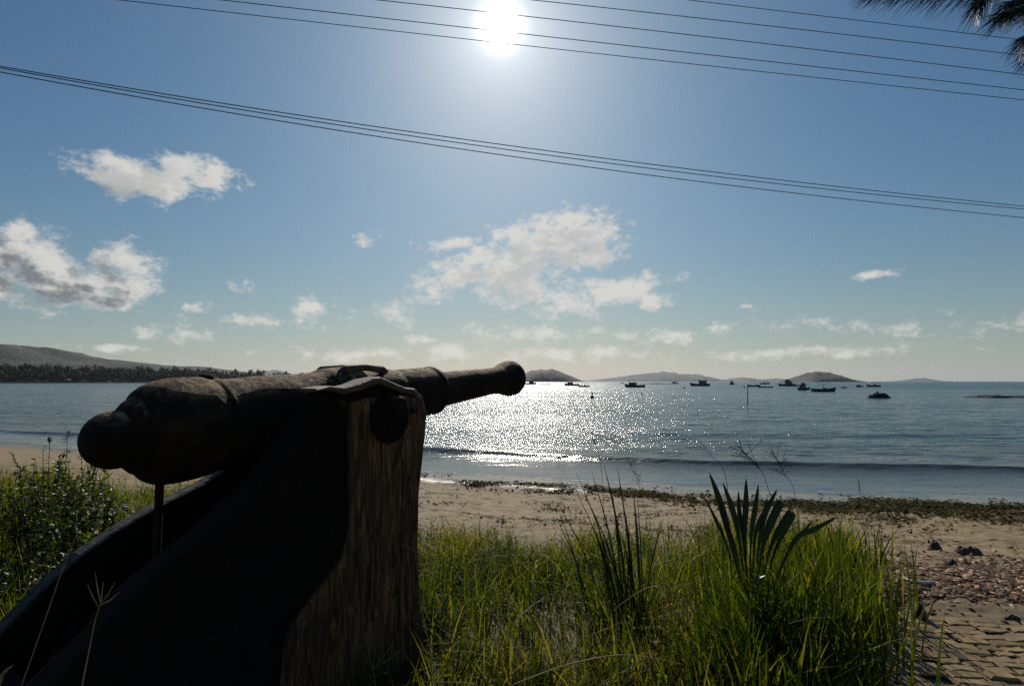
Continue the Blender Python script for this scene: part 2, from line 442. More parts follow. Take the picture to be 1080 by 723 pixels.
hill('far_island', 9200, [(758,402),(772,399.2),(783,397.6),(793,400),(802,400.6),(815,399),(828,400.5),(838,402)], 600, M_hill, 6)
hill('far_island', 9500, [(952,402),(962,400.4),(970,398.6),(978,400.2),(990,402)], 400, M_hill, 7)

def at_y(px, Y, z): 
    a, _ = ray(px, 402); return Vector((a * Y, Y, z))
# low wooded headland at left
lp = [(-330, 560), (-200, 600), (-80, 650), (0, 700), (80, 770), (150, 860), (220, 980), (290, 1150), (345, 1300)]
LX = np.array([at_y(p, y, 0).x for p, y in lp]); LY = np.array([y for _, y in lp], float)
gx = np.linspace(LX[0], LX[-1], 220); gy0 = np.interp(gx, LX, LY)
rows = []
for kk, (o_, z_) in enumerate([(-14, -2), (-2, 0.1), (0, 0.5), (6, 1.3), (12, 2.0), (60, 5), (140, 9), (220, 8), (300, 5)]):
    rows.append(np.stack([gx, gy0 + o_ + 5 * fbm(gx / 40, gx * 0 + kk, 2, 40), np.full_like(gx, WATER + z_) + 0.15 * z_ * fbm(gx / 20, gx * 0 + kk, 2, 44)], -1))
m, nt, out = newmat('far_shore_sand'); b = NB(nt)
sp = b.n('ShaderNodeSeparateXYZ'); nt.links.new(b.pos(), sp.inputs[0])
cc = b.mix(b.mrange(sp.outputs[2], 0.9, 1.8), (0.33, 0.27, 0.19, 1), (0.03, 0.045, 0.018, 1))
p = b.bsdf(cc, 0.9); nt.links.new(p.outputs[0], out.inputs[0])
tag(obj('headland', np.array(rows), grid_faces(len(rows), 220), m, smooth=True), kind='structure')

def leaf_quads(c, nrm_seed, size, aspect=1.0, rg=rng):
    """c: (N,3) centres, size: (N,) -> one randomly turned quad per centre"""
    n = len(c)
    a = rg.normal(size=(n, 3)); a /= np.linalg.norm(a, axis=1)[:, None]
    t = rg.normal(size=(n, 3)); bb = np.cross(a, t); bb /= np.linalg.norm(bb, axis=1)[:, None]
    cc_ = np.cross(a, bb)
    s = np.asarray(size)[:, None]
    u = bb * s; v = cc_ * s * aspect
    V = np.stack([c - u, c - v * 0.8, c + u, c + v], 1).reshape(-1, 3)
    Fq = np.arange(n * 4).reshape(-1, 4)
    return V, Fq
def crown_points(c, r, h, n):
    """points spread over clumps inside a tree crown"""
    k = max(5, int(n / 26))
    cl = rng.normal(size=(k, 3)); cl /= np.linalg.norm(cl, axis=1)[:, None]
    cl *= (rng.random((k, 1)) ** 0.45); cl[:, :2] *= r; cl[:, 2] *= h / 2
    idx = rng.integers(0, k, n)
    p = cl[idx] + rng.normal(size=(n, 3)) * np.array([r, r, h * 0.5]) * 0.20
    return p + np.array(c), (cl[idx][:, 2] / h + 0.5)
M_far = leafmat('far_foliage', (0.006, 0.011, 0.004), (0.013, 0.022, 0.007), (0.034, 0.043, 0.014), 0.2, 0.8)
M_bark = simple('bark', (0.05, 0.035, 0.025), (0.12, 0.09, 0.065), 3, 0.9, 0.6, 0.05)
CV = []; CT = []
for i in range(620):
    x = LX[0] + (LX[-1] - LX[0]) * rng.random() ** 0.8
    y0 = np.interp(x, LX, LY); dd = rng.random() ** 1.6 * 130
    y = y0 + 11 + dd
    zb = WATER + np.interp(dd, [0, 50, 140], [2, 5, 9])
    hgt_ = rng.uniform(8, 12.5) * (1 + 0.25 * (dd > 40)) * (1.25 if x < -500 else 1.0)
    r_ = rng.uniform(4.5, 8.0)
    n = 190 if y < 1000 else 110
    p_, hh = crown_points((x, y, zb + hgt_ * 0.52), r_, hgt_ * 0.95, n)
    V_, _ = leaf_quads(p_, 0, rng.uniform(0.7, 1.5, n))
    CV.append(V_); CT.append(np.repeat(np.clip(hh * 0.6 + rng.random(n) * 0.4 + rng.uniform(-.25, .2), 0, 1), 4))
CV = np.concatenate(CV)
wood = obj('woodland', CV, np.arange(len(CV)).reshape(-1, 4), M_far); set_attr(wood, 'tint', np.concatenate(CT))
tag(wood, 'dark green woodland along the far left shore below the hills', 'woodland', kind='stuff')
for px, Yt, hh_, rr_, lab in ((155, 880, 21, 8.5, 'round crowned tree standing highest over the far wood'),
                              (220, 1090, 16, 5.5, 'small pointed tree rising from the far wood beyond the barrel lump'),
                              (33, 735, 19, 6.0, 'dark leafy tree rising over the far wood, farthest left on the shore')):
    c = at_y(px, Yt + 20, WATER + 3)
    t = thing('tree', lab, 'tree', tuple(c), 'trees that rise out of the far wood')
    v, f = tube([c, c + Vector((0.3, 0, hh_ * .3)), c + Vector((0, 0.3, hh_ * .7))], [0.6, 0.45, 0.15], 7)
    v2, f2 = tube([c + Vector((0.2, 0, hh_ * .3)), c + Vector((rr_ * .4, 0, hh_ * .6))], [0.3, 0.1], 5)
    obj('trunk', *merge([(v, f), (v2, f2)]), M_bark, t)
    p_, q_ = crown_points((c.x, c.y, c.z + hh_ * 0.6), rr_, hh_ * 0.8, 620)
    V_, F_ = leaf_quads(p_, 0, rng.uniform(0.7, 1.5, 620))
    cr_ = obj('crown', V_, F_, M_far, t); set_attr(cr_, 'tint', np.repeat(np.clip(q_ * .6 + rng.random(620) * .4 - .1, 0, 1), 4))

# ------------------------------------------------------------------ haze
hx, hy0, hy1, hz0, hz1 = 13500, -100, 12000, -8.0, 250.0
v, f = box((0, (hy0 + hy1) / 2, (hz0 + hz1) / 2), (2 * 18000, hy1 - hy0, hz1 - hz0))
m, nt, out = newmat('haze'); 
vp = nt.nodes.new('ShaderNodeVolumePrincipled')
vp.inputs['Color'].default_value = (0.78, 0.87, 1.0, 1); vp.inputs['Density'].default_value = 3.2e-5; vp.inputs['Anisotropy'].default_value = 0.35
nt.links.new(vp.outputs[0], out.inputs['Volume'])
HAZE = obj('haze', v, f, m); tag(HAZE, kind='stuff')

# ------------------------------------------------------------------ cannon
B0 = at(150, 459, 2.44); M0 = at(539, 398.5, 4.86)
axis = (M0 - B0); LEN = axis.length; axis.normalize()
flat = Vector((axis.x, axis.y, 0)).normalized()
right = Vector((flat.y, -flat.x, 0))
CO = Vector((B0.x, B0.y, 0))
def plane_pt(px, py, off):
    """photo point on the upright plane parallel to the barrel at side offset off -> (s, z)"""
    a, c = ray(px, py); dr = Vector((a, 1, c)); o = CO + right * off
    t = (o.x * right.x + o.y * right.y) / (dr.x * right.x + dr.y * right.y)
    p = Vector((0, 0, EYE)) + dr * t
    return (p - o).dot(flat), p.z
def loc3(s, z, off): 
    p = CO + right * off + flat * s; return Vector((p.x, p.y, z))

M_iron = None
m, nt, out = newmat('weathered_iron'); b = NB(nt)
v = b.coord(); n1 = b.noise(v, 7, 8, 0.7); n2 = b.noise(v, 45, 6, 0.7); n3 = b.noise(b.mapping(v, scale=(1, 1, 1)), 16, 6, 0.75, 0.6)
col = b.ramp(n1, [(0.30, (0.008, 0.007, 0.006)), (0.50, (0.018, 0.013, 0.009)), (0.68, (0.050, 0.031, 0.018)), (0.85, (0.13, 0.085, 0.05))])
nrm = b.n('ShaderNodeNewGeometry'); sz = b.n('ShaderNodeSeparateXYZ'); nt.links.new(nrm.outputs['Normal'], sz.inputs[0])
sunlit_dust = b.math('MULTIPLY', b.mrange(sz.outputs[2], 0.45, 0.95), b.mrange(n3, 0.38, 0.62))
col = b.mix(b.math('MULTIPLY', sunlit_dust, 0.85), col, (0.48, 0.31, 0.16, 1))  # dust, with the sunlit strip along the top put into its colour
pit = b.n('ShaderNodeTexVoronoi'); nt.links.new(v, pit.inputs['Vector']); pit.inputs['Scale'].default_value = 28
hh = b.math('ADD', b.math('MULTIPLY', n3, 1.0), b.math('ADD', b.math('MULTIPLY', n2, 0.5), b.math('MULTIPLY', b.mrange(pit.outputs['Distance'], 0, 0.3), 0.25)))
p = b.bsdf(col, b.mrange(n2, 0.3, 0.7, 0.65, 0.9), b.bump(hh, 1.0, 0.016), 0.12)
nt.links.new(p.outputs[0], out.inputs[0]); M_iron = m
m, nt, out = newmat('old_wood'); b = NB(nt)
v = b.coord(); g = b.noise(b.mapping(v, scale=(7, 7, 0.7)), 6, 7, 0.72, 1.1); g2 = b.noise(v, 3, 5, 0.6); g3 = b.noise(b.mapping(v, scale=(14, 14, 1.2)), 9, 4, 0.7)
col = b.ramp(g, [(0.38, (0.012, 0.007, 0.004)), (0.5, (0.13, 0.062, 0.024)), (0.66, (0.36, 0.20, 0.085))])
col = b.mix(b.mrange(g2, 0.45, 0.7, 0, 0.7), col, (0.035, 0.030, 0.02, 1))
p = b.bsdf(col, 0.8, b.bump(b.math('ADD', g, b.math('MULTIPLY', g3, 0.5)), 1.0, 0.02), 0.25)
nt.links.new(p.outputs[0], out.inputs[0]); M_wood = m
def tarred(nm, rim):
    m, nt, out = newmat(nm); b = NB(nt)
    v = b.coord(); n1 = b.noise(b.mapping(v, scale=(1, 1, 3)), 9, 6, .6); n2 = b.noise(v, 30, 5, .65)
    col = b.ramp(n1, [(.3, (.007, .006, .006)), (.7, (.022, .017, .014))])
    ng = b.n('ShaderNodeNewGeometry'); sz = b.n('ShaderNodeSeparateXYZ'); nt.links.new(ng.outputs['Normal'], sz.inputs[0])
    col = b.mix(b.math('MULTIPLY', b.mrange(sz.outputs[2], .5, .9), b.mrange(n2, .3, .6, .3, 1)), col, (*rim, 1))   # rim tone paints the lit top edge into the upward faces
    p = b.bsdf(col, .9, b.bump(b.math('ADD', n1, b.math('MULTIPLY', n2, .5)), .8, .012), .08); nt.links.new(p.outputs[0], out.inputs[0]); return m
M_dark = tarred('tarred_wood', (.022, .019, .016)); M_rim = tarred('lit_rim_tarred_wood', (.14, .135, .12))
M_greyrim = simple('grey_worn_wood', (0.07, 0.075, 0.075), (0.20, 0.20, 0.19), 14, 0.8, 0.8, 0.01, (1, 1, 1), 0.3)
M_dustiron = simple('dusty_iron', (0.03, 0.022, 0.015), (0.17, 0.118, 0.07), 16, 0.75, 0.8, 0.008)

cannon = thing('cannon_barrel', 'old rusted iron cannon barrel pointing out to sea from its carriage', 'cannon', tuple(B0))
ax2 = axis.cross(Vector((0, 0, 1))).normalized(); ax3 = ax2.cross(axis)
def lathe(profile, n=72, wob=0.0, seed=0):
    V = []; Fc = []
    for i, (s, r) in enumerate(profile):
        for k_ in range(n):
            q = 2 * math.pi * k_ / n
            rr = r * (1 + wob * float(fbm(np.array([s * 5.0]), np.array([math.cos(q) * 1.6 + math.sin(q) * 3.1]), 3, seed)[0]))
            V.append(B0 + axis * s + (ax2 * math.cos(q) + ax3 * math.sin(q)) * rr)
    for i in range(len(profile) - 1):
        for k_ in range(n):
            k2 = (k_ + 1) % n; Fc.append((i * n + k_, i * n + k2, (i + 1) * n + k2, (i + 1) * n + k_))
    Fc.append(tuple(range(n - 1, -1, -1))); Fc.append(tuple(range((len(profile) - 1) * n, len(profile) * n)))
    return V, Fc
def dense(pr, step=0.02):
    o = [pr[0]]
    for (s0, r0), (s1, r1) in zip(pr, pr[1:]):
        n = max(1, int(abs(s1 - s0) / step))
        for k_ in range(1, n + 1): o.append((s0 + (s1 - s0) * k_ / n, r0 + (r1 - r0) * k_ / n))
    return o
body = [(-0.090, 0.07), (-0.082, 0.105), (-0.068, 0.135), (-0.048, 0.155), (-0.032, 0.163), (-0.026, 0.160), (-0.020, 0.172), (-0.002, 0.197), (0.025, 0.214), (0.06, 0.226),
        (0.11, 0.231), (0.18, 0.231), (0.25, 0.227), (0.275, 0.219), (0.30, 0.214), (0.305, 0.218), (0.325, 0.218), (0.33, 0.213), (0.80, 0.203), (0.90, 0.203), (0.93, 0.214), (1.00, 0.218), (1.10, 0.216), (1.16, 0.208), (1.19, 0.184),
        (1.45, 0.178), (1.50, 0.166), (1.54, 0.170), (1.80, 0.164), (1.83, 0.163), (1.835, 0.167), (1.865, 0.167), (1.87, 0.150), (1.88, 0.137), (1.93, 0.128), (2.05, 0.121), (2.45, 0.109), (2.62, 0.107), (2.66, 0.111)]
LL = LEN
body += [(LL - .19, 0.112), (LL - .15, 0.122), (LL - .10, 0.137), (LL - .05, 0.148), (LL - .01, 0.148), (LL + .02, 0.137), (LL + .035, 0.12), (LL + .035, 0.062), (LL - .25, 0.058)]
V_, F_ = lathe(dense(body), 72, 0.025, 2)
obj('barrel_tube', V_, F_, M_iron, cannon, smooth=True)
kn = [(-0.227, 0.004)] + [(-0.108 - 0.119 * math.cos(q * math.pi / 14), 0.120 * math.sin(q * math.pi / 14)) for q in range(1, 11)] + [(-0.025, 0.08)]
obj('cascabel', *lathe(kn, 48, 0.03, 5), M_iron, cannon, smooth=True)
# vent lump on the top of the breech
def lump(c, sx, sy, sz_, seed, n=10, mth=14):
    V = []; Fc = []
    for i in range(n + 1):
        th = math.pi * i / n
        for k_ in range(mth):
            q = 2 * math.pi * k_ / mth
            d_ = Vector((math.sin(th) * math.cos(q), math.sin(th) * math.sin(q), math.cos(th)))
            w = 1 + 0.45 * float(fbm(np.array([d_.x * 1.7 + seed]), np.array([d_.y * 1.7 + d_.z * 2.3]), 3, seed)[0])
            V.append(Vector(c) + flat * (d_.x * sx * w) + right * (d_.y * sy * w) + Vector((0, 0, d_.z * sz_ * w)))
    for i in range(n):
        for k_ in range(mth):
            k2 = (k_ + 1) % mth; Fc.append((i * mth + k_, (i + 1) * mth + k_, (i + 1) * mth + k2, i * mth + k2))
    return V, Fc
c = B0 + axis * 0.27 + Vector((0, 0, 0.212))
obj('vent_lump', *lump(c, 0.050, 0.03, 0.028, 3), M_dark, cannon, smooth=True)
# broken lifting lugs over the trunnions
parts = []
for sgn in (1, -1):
    p0 = B0 + axis * 1.00 + right * 0.10 * sgn + Vector((0, 0, 0.185)); p1 = B0 + axis * 1.30 + right * 0.09 * sgn + Vector((0, 0, 0.165))
    mid = (p0 + p1) / 2 + Vector((0, 0, 0.035))
    obj('lifting_lug', *tube([p0 - axis * 0.02, p0 + Vector((0, 0, .02)), mid, p1 + Vector((0, 0, .02)), p1 + axis * .02], [0.028, 0.024, 0.019, 0.024, 0.028], 10), M_dustiron, cannon, smooth=True)
st, zt = plane_pt(419, 428, 0.46)
TR = B0 + axis * 1.20; 
trc = loc3(st, zt, 0)
for sgn in (1, -1):
    V_, F_ = tube([loc3(st, zt, 0.10 * sgn), loc3(st, zt, 0.475 * sgn), loc3(st, zt, 0.485 * sgn)], [0.055, 0.055, 0.046], 28)
    obj('trunnion', V_, F_, M_iron, cannon, smooth=False)

# carriage
carriage = thing('gun_carriage', 'dark heavy wooden gun carriage with sloping trail under the old cannon', 'gun carriage', tuple(loc3(1.0, 0, 0)))
OFF = 0.40
pr_px = [(449, 433), (446, 470), (441, 520), (440, 575), (443, 640), (452, 690)]
prof = [plane_pt(x, y, OFF) for x, y in pr_px]
low_front = prof[-1][0]
prof.append((low_front + 0.03, -0.05))
prof += [(0.45, -0.05), (0.40, 0.20), (0.25, 0.36), (0.0, 0.40), (-0.55, 0.36)]
prof += [(-0.62, 0.40), (-0.60, 0.52)]
prof += [plane_pt(x, y, OFF) for x, y in [(70, 703), (100, 675), (130, 635), (180, 592), (230, 552), (272, 512), (302, 470), (325, 436), (338, 414), (362, 416), (385, 410), (401, 402), (425, 409), (441, 415)]]
def extrude(prof2, off0, off1):
    n = len(prof2); V = [loc3(s, z, off0) for s, z in prof2] + [loc3(s, z, off1) for s, z in prof2]
    Fc = [tuple(range(n)), tuple(range(2 * n - 1, n - 1, -1))]
    for i in range(n):
        j = (i + 1) % n; Fc.append((j, i, i + n, j + n))
    return V, Fc
def bevel(o, w=0.012, seg=2):
    md = o.modifiers.new('bevel', 'BEVEL'); md.width = w; md.segments = seg; md.limit_method = 'ANGLE'; md.angle_limit = R(30)
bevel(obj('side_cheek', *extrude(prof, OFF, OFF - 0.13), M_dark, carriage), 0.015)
prof_far = [p_ for p_ in prof[:prof.index((-0.62, 0.40))]]
prof_far = [(max(s_, 0.0) if s_ > -9 else s_, z_) for s_, z_ in prof_far]
ftop = [plane_pt(x, y, -OFF) for x, y in [(-70, 722), (-30, 680), (0, 651), (38, 613), (75, 581), (112, 556), (150, 534), (205, 507), (226, 494), (240, 470), (262, 448), (300, 430)]]
prof_far = [(low_front, -0.05), (0.45, -0.05), (0.40, 0.20), (0.25, 0.36), (0.0, 0.40), (ftop[0][0] - .02, 0.38)] + ftop + [(low_front, ftop[-1][1] + .04)]
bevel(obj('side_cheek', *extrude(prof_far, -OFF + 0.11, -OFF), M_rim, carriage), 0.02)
# worn front plank, standing proud of the near cheek
fpz = [plane_pt(x, y, OFF) for x, y in [(364, 424), (375, 421), (400, 416), (425, 416), (440, 421), (446, 436), (443, 470), (437.5, 520), (436.5, 575), (439, 640), (447, 690)]]
fpz += [(fpz[-1][0] + .0, 0.0), (plane_pt(285, 690, OFF)[0], 0.0)] + [plane_pt(x, y, OFF) for x, y in [(300, 662), (335, 615), (358, 585), (365, 560)]]
bevel(obj('front_plank', *extrude(fpz, OFF + 0.035, OFF + 0.002), M_wood, carriage), 0.012)
# iron disc round the trunnion and strap over it
disc = []
sd, zd = plane_pt(412, 440, OFF + .05)
V_, F_ = tube([loc3(sd, zd, OFF + 0.037), loc3(sd, zd, OFF + 0.052), loc3(sd, zd, OFF + 0.058)], [0.135, 0.135, 0.122], 36)
obj('trunnion_plate', V_, F_, M_dark, carriage)
def strap(sgn):
    px_pts = [(336, 411), (350, 408.5), (366, 411), (383, 407), (397, 401), (404, 400), (418, 406), (430, 411), (440, 412), (447, 420), (450.5, 434), (450, 450)]
    o_ = OFF - 0.0
    cen = [plane_pt(x, y, OFF + 0.05) for x, y in px_pts]
    V = []; Fc = []
    nseg = 5
    for i, (s, z) in enumerate(cen):
        s0, z0 = cen[max(i - 1, 0)]; s1, z1 = cen[min(i + 1, len(cen) - 1)]
        tx, tz = s1 - s0, z1 - z0; L = math.hypot(tx, tz); nx_, nz_ = -tz / L, tx / L
        ring = [(OFF + 0.040, -0.006), (OFF + 0.036, 0.008), (OFF + .018, 0.015), (OFF - 0.06, 0.014), (OFF - 0.12, 0.006), (OFF - .125, -0.02), (OFF + 0.036, -0.022)]
        tp = min(1.0, .25 + i * .35)
        for (oo, hh_) in ring:
            hh_ *= tp
            V.append(loc3(s + nx_ * hh_, z + nz_ * hh_, oo * sgn))
    m_ = 7
    for i in range(len(cen) - 1):
        for k_ in range(m_):
            k2 = (k_ + 1) % m_; q = (i * m_ + k_, i * m_ + k2, (i + 1) * m_ + k2, (i + 1) * m_ + k_)
            Fc.append(q if sgn > 0 else q[::-1])
    Fc.append(tuple(range(m_))); Fc.append(tuple(range(len(cen) * m_ - 1, (len(cen) - 1) * m_ - 1, -1)))
    return V, Fc
for sgn in (1, -1):
    o = obj('trunnion_strap', *strap(sgn), M_dustiron, carriage, smooth=True); bevel(o, 0.004, 1)
for (bs, bz) in ((362, 418), (437, 424)):
    s_, z_ = plane_pt(bs, bz + 8, OFF + .05)
    obj('bolt', *tube([loc3(s_, z_, OFF + 0.037), loc3(s_, z_, OFF + 0.055), loc3(s_, z_, OFF + 0.06)], [0.022, 0.022, 0.014], 12), M_iron, carriage)
# transoms between the cheeks and the axle beam
def bar(s0, s1, z0, z1): return extrude([(s0, z0), (s1, z0), (s1, z1), (s0, z1)], OFF - .132, -OFF + .132)
o = obj('transom', *bar(1.30, 1.42, 0.35, 1.10), M_dark, carriage); bevel(o)
o = obj('transom', *bar(0.20, 0.42, 0.42, 0.62), M_dark, carriage); bevel(o)
o = obj('transom', *bar(-0.50, -0.34, 0.40, 0.56), M_dark, carriage); bevel(o)
o = obj('bed_board', *extrude([(0.34, 0.78), (1.30, 0.86), (1.30, 0.92), (0.34, 0.84)], OFF - .132, -OFF + .132), M_dark, carriage); bevel(o)
# elevating screw
ss, _ = plane_pt(168, 520, 0.0)
zt_ = (B0 + axis * ss).z - 0.2
o = obj('elevating_screw', *tube([loc3(ss, zt_, 0), loc3(ss, 0.99, 0), loc3(ss, 0.42, 0)], [0.018, 0.016, 0.016], 12), M_iron, carriage)
o = obj('screw_bed', *bar(ss - 0.07, ss + 0.07, 0.42, 0.56), M_dark, carriage); bevel(o)
# concrete footing that carries the trail
ft = thing('concrete_footing', 'low rough concrete footing block under the carriage trail', 'footing', tuple(loc3(-0.45, 0, 0)))
o = obj('block', *extrude([(-0.62, -0.05), (-0.30, -0.05), (-0.32, 0.36), (-0.60, 0.355)], 0.44, -0.44), simple('concrete', (0.18, 0.17, 0.15), (0.32, 0.30, 0.27), 10, 0.9, 0.6, 0.01), ft); bevel(o)

# ------------------------------------------------------------------ power cables
M_cable = simple('cable', (0.012, 0.012, 0.014), (0.03, 0.03, 0.034), 3, 0.6, 0.1)
def quad3(p0, p1, p2):
    xs_, ys_ = zip(p0, p1, p2); return np.polyfit(xs_, ys_, 2)
cabs = [([(0, 70), (540, 154), (1080, 217.5)], 12, 20, 0.011, 'top cable of the lower bundle of three crossing the sky'),
        ([(0, 71.8), (540, 158.5), (1080, 220.5)], 12.1, 20.1, 0.011, 'middle cable of the lower bundle of three crossing the sky'),
        ([(0, 76), (540, 165), (1080, 229.5)], 12.0, 20.0, 0.011, 'lowest cable of all, bottom of the lower bundle of three'),
        ([(725, 0), (900, 21), (1072, 41.5)], 13, 17, 0.009, 'highest cable, leaving the top of the sky right of the sun, meeting the pine needles'),
        ([(397, -17), (560, 0), (1045, 54.5)], 13, 17, 0.010, 'second highest cable, ending behind the pine needles'),
        ([(397, 0), (570, 19), (1080, 79)], 13, 17, 0.010, 'third cable down, passing just over the middle of the sun'),
        ([(232, 0), (570, 38), (1080, 95)], 13, 17, 0.010, 'fourth cable down, passing across the lower part of the sun'),
        ([(125, 0), (570, 50), (1080, 105.5)], 13, 17, 0.009, 'fifth cable down, lowest of the upper set, passing just under the sun')]
for pts, Y0, Y1, r_, lab in cabs:
    cf = quad3(*pts)
    P3 = []
    for px in np.linspace(-450, 1500, 46):
        Yc = 1 / (1 / Y0 + (1 / Y1 - 1 / Y0) * px / 1080)     # straight in plan
        P3.append(at(px, float(np.polyval(cf, px)), Yc))
    tag(obj('power_cable', *tube(P3, r_, 6), M_cable, None, loc=tuple(P3[22]), smooth=True), lab, 'power cable', 'power cables crossing the sky')

# ------------------------------------------------------------------ boats
M_hull = simple('boat_hull_dark', (0.02, 0.022, 0.025), (0.05, 0.045, 0.04), 2, 0.6, 0.1)
M_hullg = simple('boat_hull_green', (0.02, 0.035, 0.035), (0.045, 0.06, 0.055), 2, 0.6, 0.1)
M_cab = simple('boat_cabin_paint', (0.09, 0.08, 0.075), (0.16, 0.14, 0.13), 2, 0.6, 0.1)
M_red = simple('boat_red_paint', (0.10, 0.03, 0.022), (0.16, 0.045, 0.03), 2, 0.6, 0.1)
M_glass, nt, out = newmat('boat_glass'); p = NB(nt).bsdf((0.02, 0.03, 0.035), 0.1); nt.links.new(p.outputs[0], out.inputs[0])
def hull_mesh(L, B, H, bow=0.5, stern=0.1):
    V = []; Fc = []; n = 13
    for i in range(n):
        t = i / (n - 1); x = -L / 2 + L * t
        w = B / 2 * (0.78 + 0.22 * math.sin(min(t * 2, 1) * math.pi / 2)) * (1 - max(0, (t - 0.55) / 0.45) ** 2.2 * 0.97)
        top = H * (1 + bow * max(0, (t - 0.45) / 0.55) ** 2 + stern * (1 - t) ** 3)
        xo = 0.12 * L * max(0, (t - 0.8) / 0.2) * 0.5
        for (wy, zz, xx) in ((0, -0.35, -xo * 1.2), (0.55, -0.25, -xo), (0.92, 0.25 * top, -xo * .3), (1.0, top, xo * .4), (0.93, top, xo * .4), (0.90, top * 0.72, 0)):
            V.append((x + xx, w * wy, zz))
        for (wy, zz, xx) in ((0.90, top * 0.72, 0), (0.93, top, xo * .4), (1.0, top, xo * .4), (0.92, 0.25 * top, -xo * .3), (0.55, -0.25, -xo)):
            V.append((x + xx, -w * wy, zz))
    m_ = 11
    for i in range(n - 1):
        for k_ in range(m_):
            k2 = (k_ + 1) % m_; Fc.append((i * m_ + k_, (i + 1) * m_ + k_, (i + 1) * m_ + k2, i * m_ + k2))
    Fc.append(tuple(range(m_))); Fc.append(tuple(range(n * m_ - 1, (n - 1) * m_ - 1, -1)))
    return V, Fc
def boat(px, py, wpx, face, kind, lab, rz=0.0, mats=None):
    """px: middle, py: waterline, wpx: length in photo pixels; face +1 bow to the right"""
    a, c = ray(px, py); Yb = (EYE - WATER) / -c
    L = wpx / F * Yb * 1.0
    rot = rz + (0 if face > 0 else math.pi)
    t = thing('fishing_boat' if kind != 'skiff' else 'rowing_skiff', lab, 'boat', (a * Yb, Yb, WATER), 'boats moored in the bay', rot)
    hm = mats or M_hull
    def P(name, vf, mat, par=None, **kw): return obj(name, vf[0], vf[1], mat, par or t, local=True, **kw)
    H = L * (0.11 if kind != 'skiff' else 0.07)
    P('hull', hull_mesh(L, L * 0.3, H, 0.75 if kind != 'skiff' else 0.35, 0.25), hm)
    if kind in ('cabin', 'trawler', 'big'):
        k_ = {'cabin': 0.8, 'trawler': 1.0, 'big': 1.25}[kind]
        cl, ch = L * 0.38, L * 0.20 * k_
        cx = -L * 0.16 if kind != 'cabin' else L * 0.10
        cb = P('cabin', box((cx, 0, H * .7 + ch / 2), (cl, L * 0.19, ch), 0, 0.06), M_cab)
        for q in (-0.32, 0, 0.32):
            for sg in (1, -1):
                P('window', box((cx + cl * q, sg * L * 0.0935, H * .7 + ch * .66), (cl * 0.2, 0.03, ch * .3)), M_glass, cb)
        P('roof', box((cx, 0, H * .7 + ch + L * .008), (cl * 1.2, L * 0.23, L * .018)), hm)
        P('mast', tube([(cx + cl * .5, 0, H * .7), (cx + cl * .5, 0, H + L * .33)], [L * .009, L * .005], 6), hm)
        if kind != 'cabin':
            P('boom', tube([(cx + cl * .5, 0, H + ch), (-L * .45, 0, H + L * .30)], L * .005, 5), hm)
            P('boom', tube([(cx + cl * .5, 0, H + ch * .7), (L * .42, 0, H + L * .24)], L * .005, 5), hm)
        if kind == 'big':
            P('wheelhouse', box((cx + cl * .15, 0, H * .7 + ch + L * .07), (cl * .5, L * .15, L * .10), 0, .1), M_red)
            P('cargo', box((-L * .40, 0, H * 1.1 + L * .03), (L * .12, L * .16, L * .06), 0, .2), M_cab)
    if kind == 'canopy':
        cn = P('canopy', box((-L * .05, 0, H + L * .22), (L * .62, L * .27, L * .022), 0, .08), M_cab)
        for q in (-.33, -.05, .23):
            for sg in (1, -1): P('post', tube([(L * q, sg * L * .11, H * .8), (L * q, sg * L * .11, H + L * .215)], L * .007, 5), hm)
        P('engine_box', box((-L * .1, 0, H + L * .02), (L * .22, L * .13, L * .10), 0, .1), hm)
    if kind == 'masts':
        for q in (-.12, .17):
            P('mast', tube([(L * q, 0, H * .5), (L * q + L * .01, 0, H + L * .40)], [L * .008, L * .005], 6), hm)
        P('engine_box', box((-L * .28, 0, H + L * .0), (L * .16, L * .13, L * .12), 0, .1), M_cab)
    if kind == 'rig':
        P('mast', tube([(-L * .02, 0, H * .5), (-L * .03, 0, H + L * .42)], [L * .010, L * .006], 6), hm)
        P('boom', tube([(-L * .02, 0, H + L * .12), (L * .20, 0, H + L * .40)], L * .006, 5), hm)
        P('boom', tube([(-L * .02, 0, H + L * .16), (-L * .42, 0, H + L * .34)], L * .005, 5), hm)
        P('engine_box', box((L * .02, 0, H + L * .02), (L * .16, L * .13, L * .07), 0, .1), M_cab)
    if kind == 'skiff':
        for q in (-.25, 0.02, .26): P('thwart', box((L * q, 0, H * .85), (L * .05, L * .24, L * .012)), M_cab)
    return t
boat(559, 405.3, 13, 1, 'cabin', 'small cabin boat just right of the cannon muzzle below the dark island')
boat(575, 405.6, 10, 1, 'skiff', 'low empty skiff in the bright glitter between the muzzle and the paired boats')
boat(603, 406.6, 15, -1, 'cabin', 'dark cabin boat, left of the overlapping pair in the glitter')
boat(616, 408.0, 12, -1, 'canopy', 'pale canopied boat, right and nearer one of the overlapping pair in the glitter', mats=M_hullg)
boat(656, 404.2, 4, 1, 'cabin', 'tiny far boat just left of the dark low boat at the glitter\'s right edge')
boat(669.5, 408.4, 21, -1, 'cabin', 'long low dark boat with small cabin at the right edge of the glitter')
boat(712, 404.0, 7, -1, 'cabin', 'tiny far boat over the low reef line, left of the broad trawler')
boat(738, 407.0, 20, -1, 'trawler', 'broad trawler with reddish cabin and rigging, standing alone mid bay', mats=M_hull)
boat(772.5, 405.4, 9, 1, 'big', 'compact high sided boat seen half end on, left of the mooring stake', rz=0.7)
boat(795, 407.6, 13, -1, 'masts', 'boat with two thin bare masts beside the mooring stake')
boat(808, 408.6, 15, 1, 'skiff', 'long low open boat right of the two masted boat')
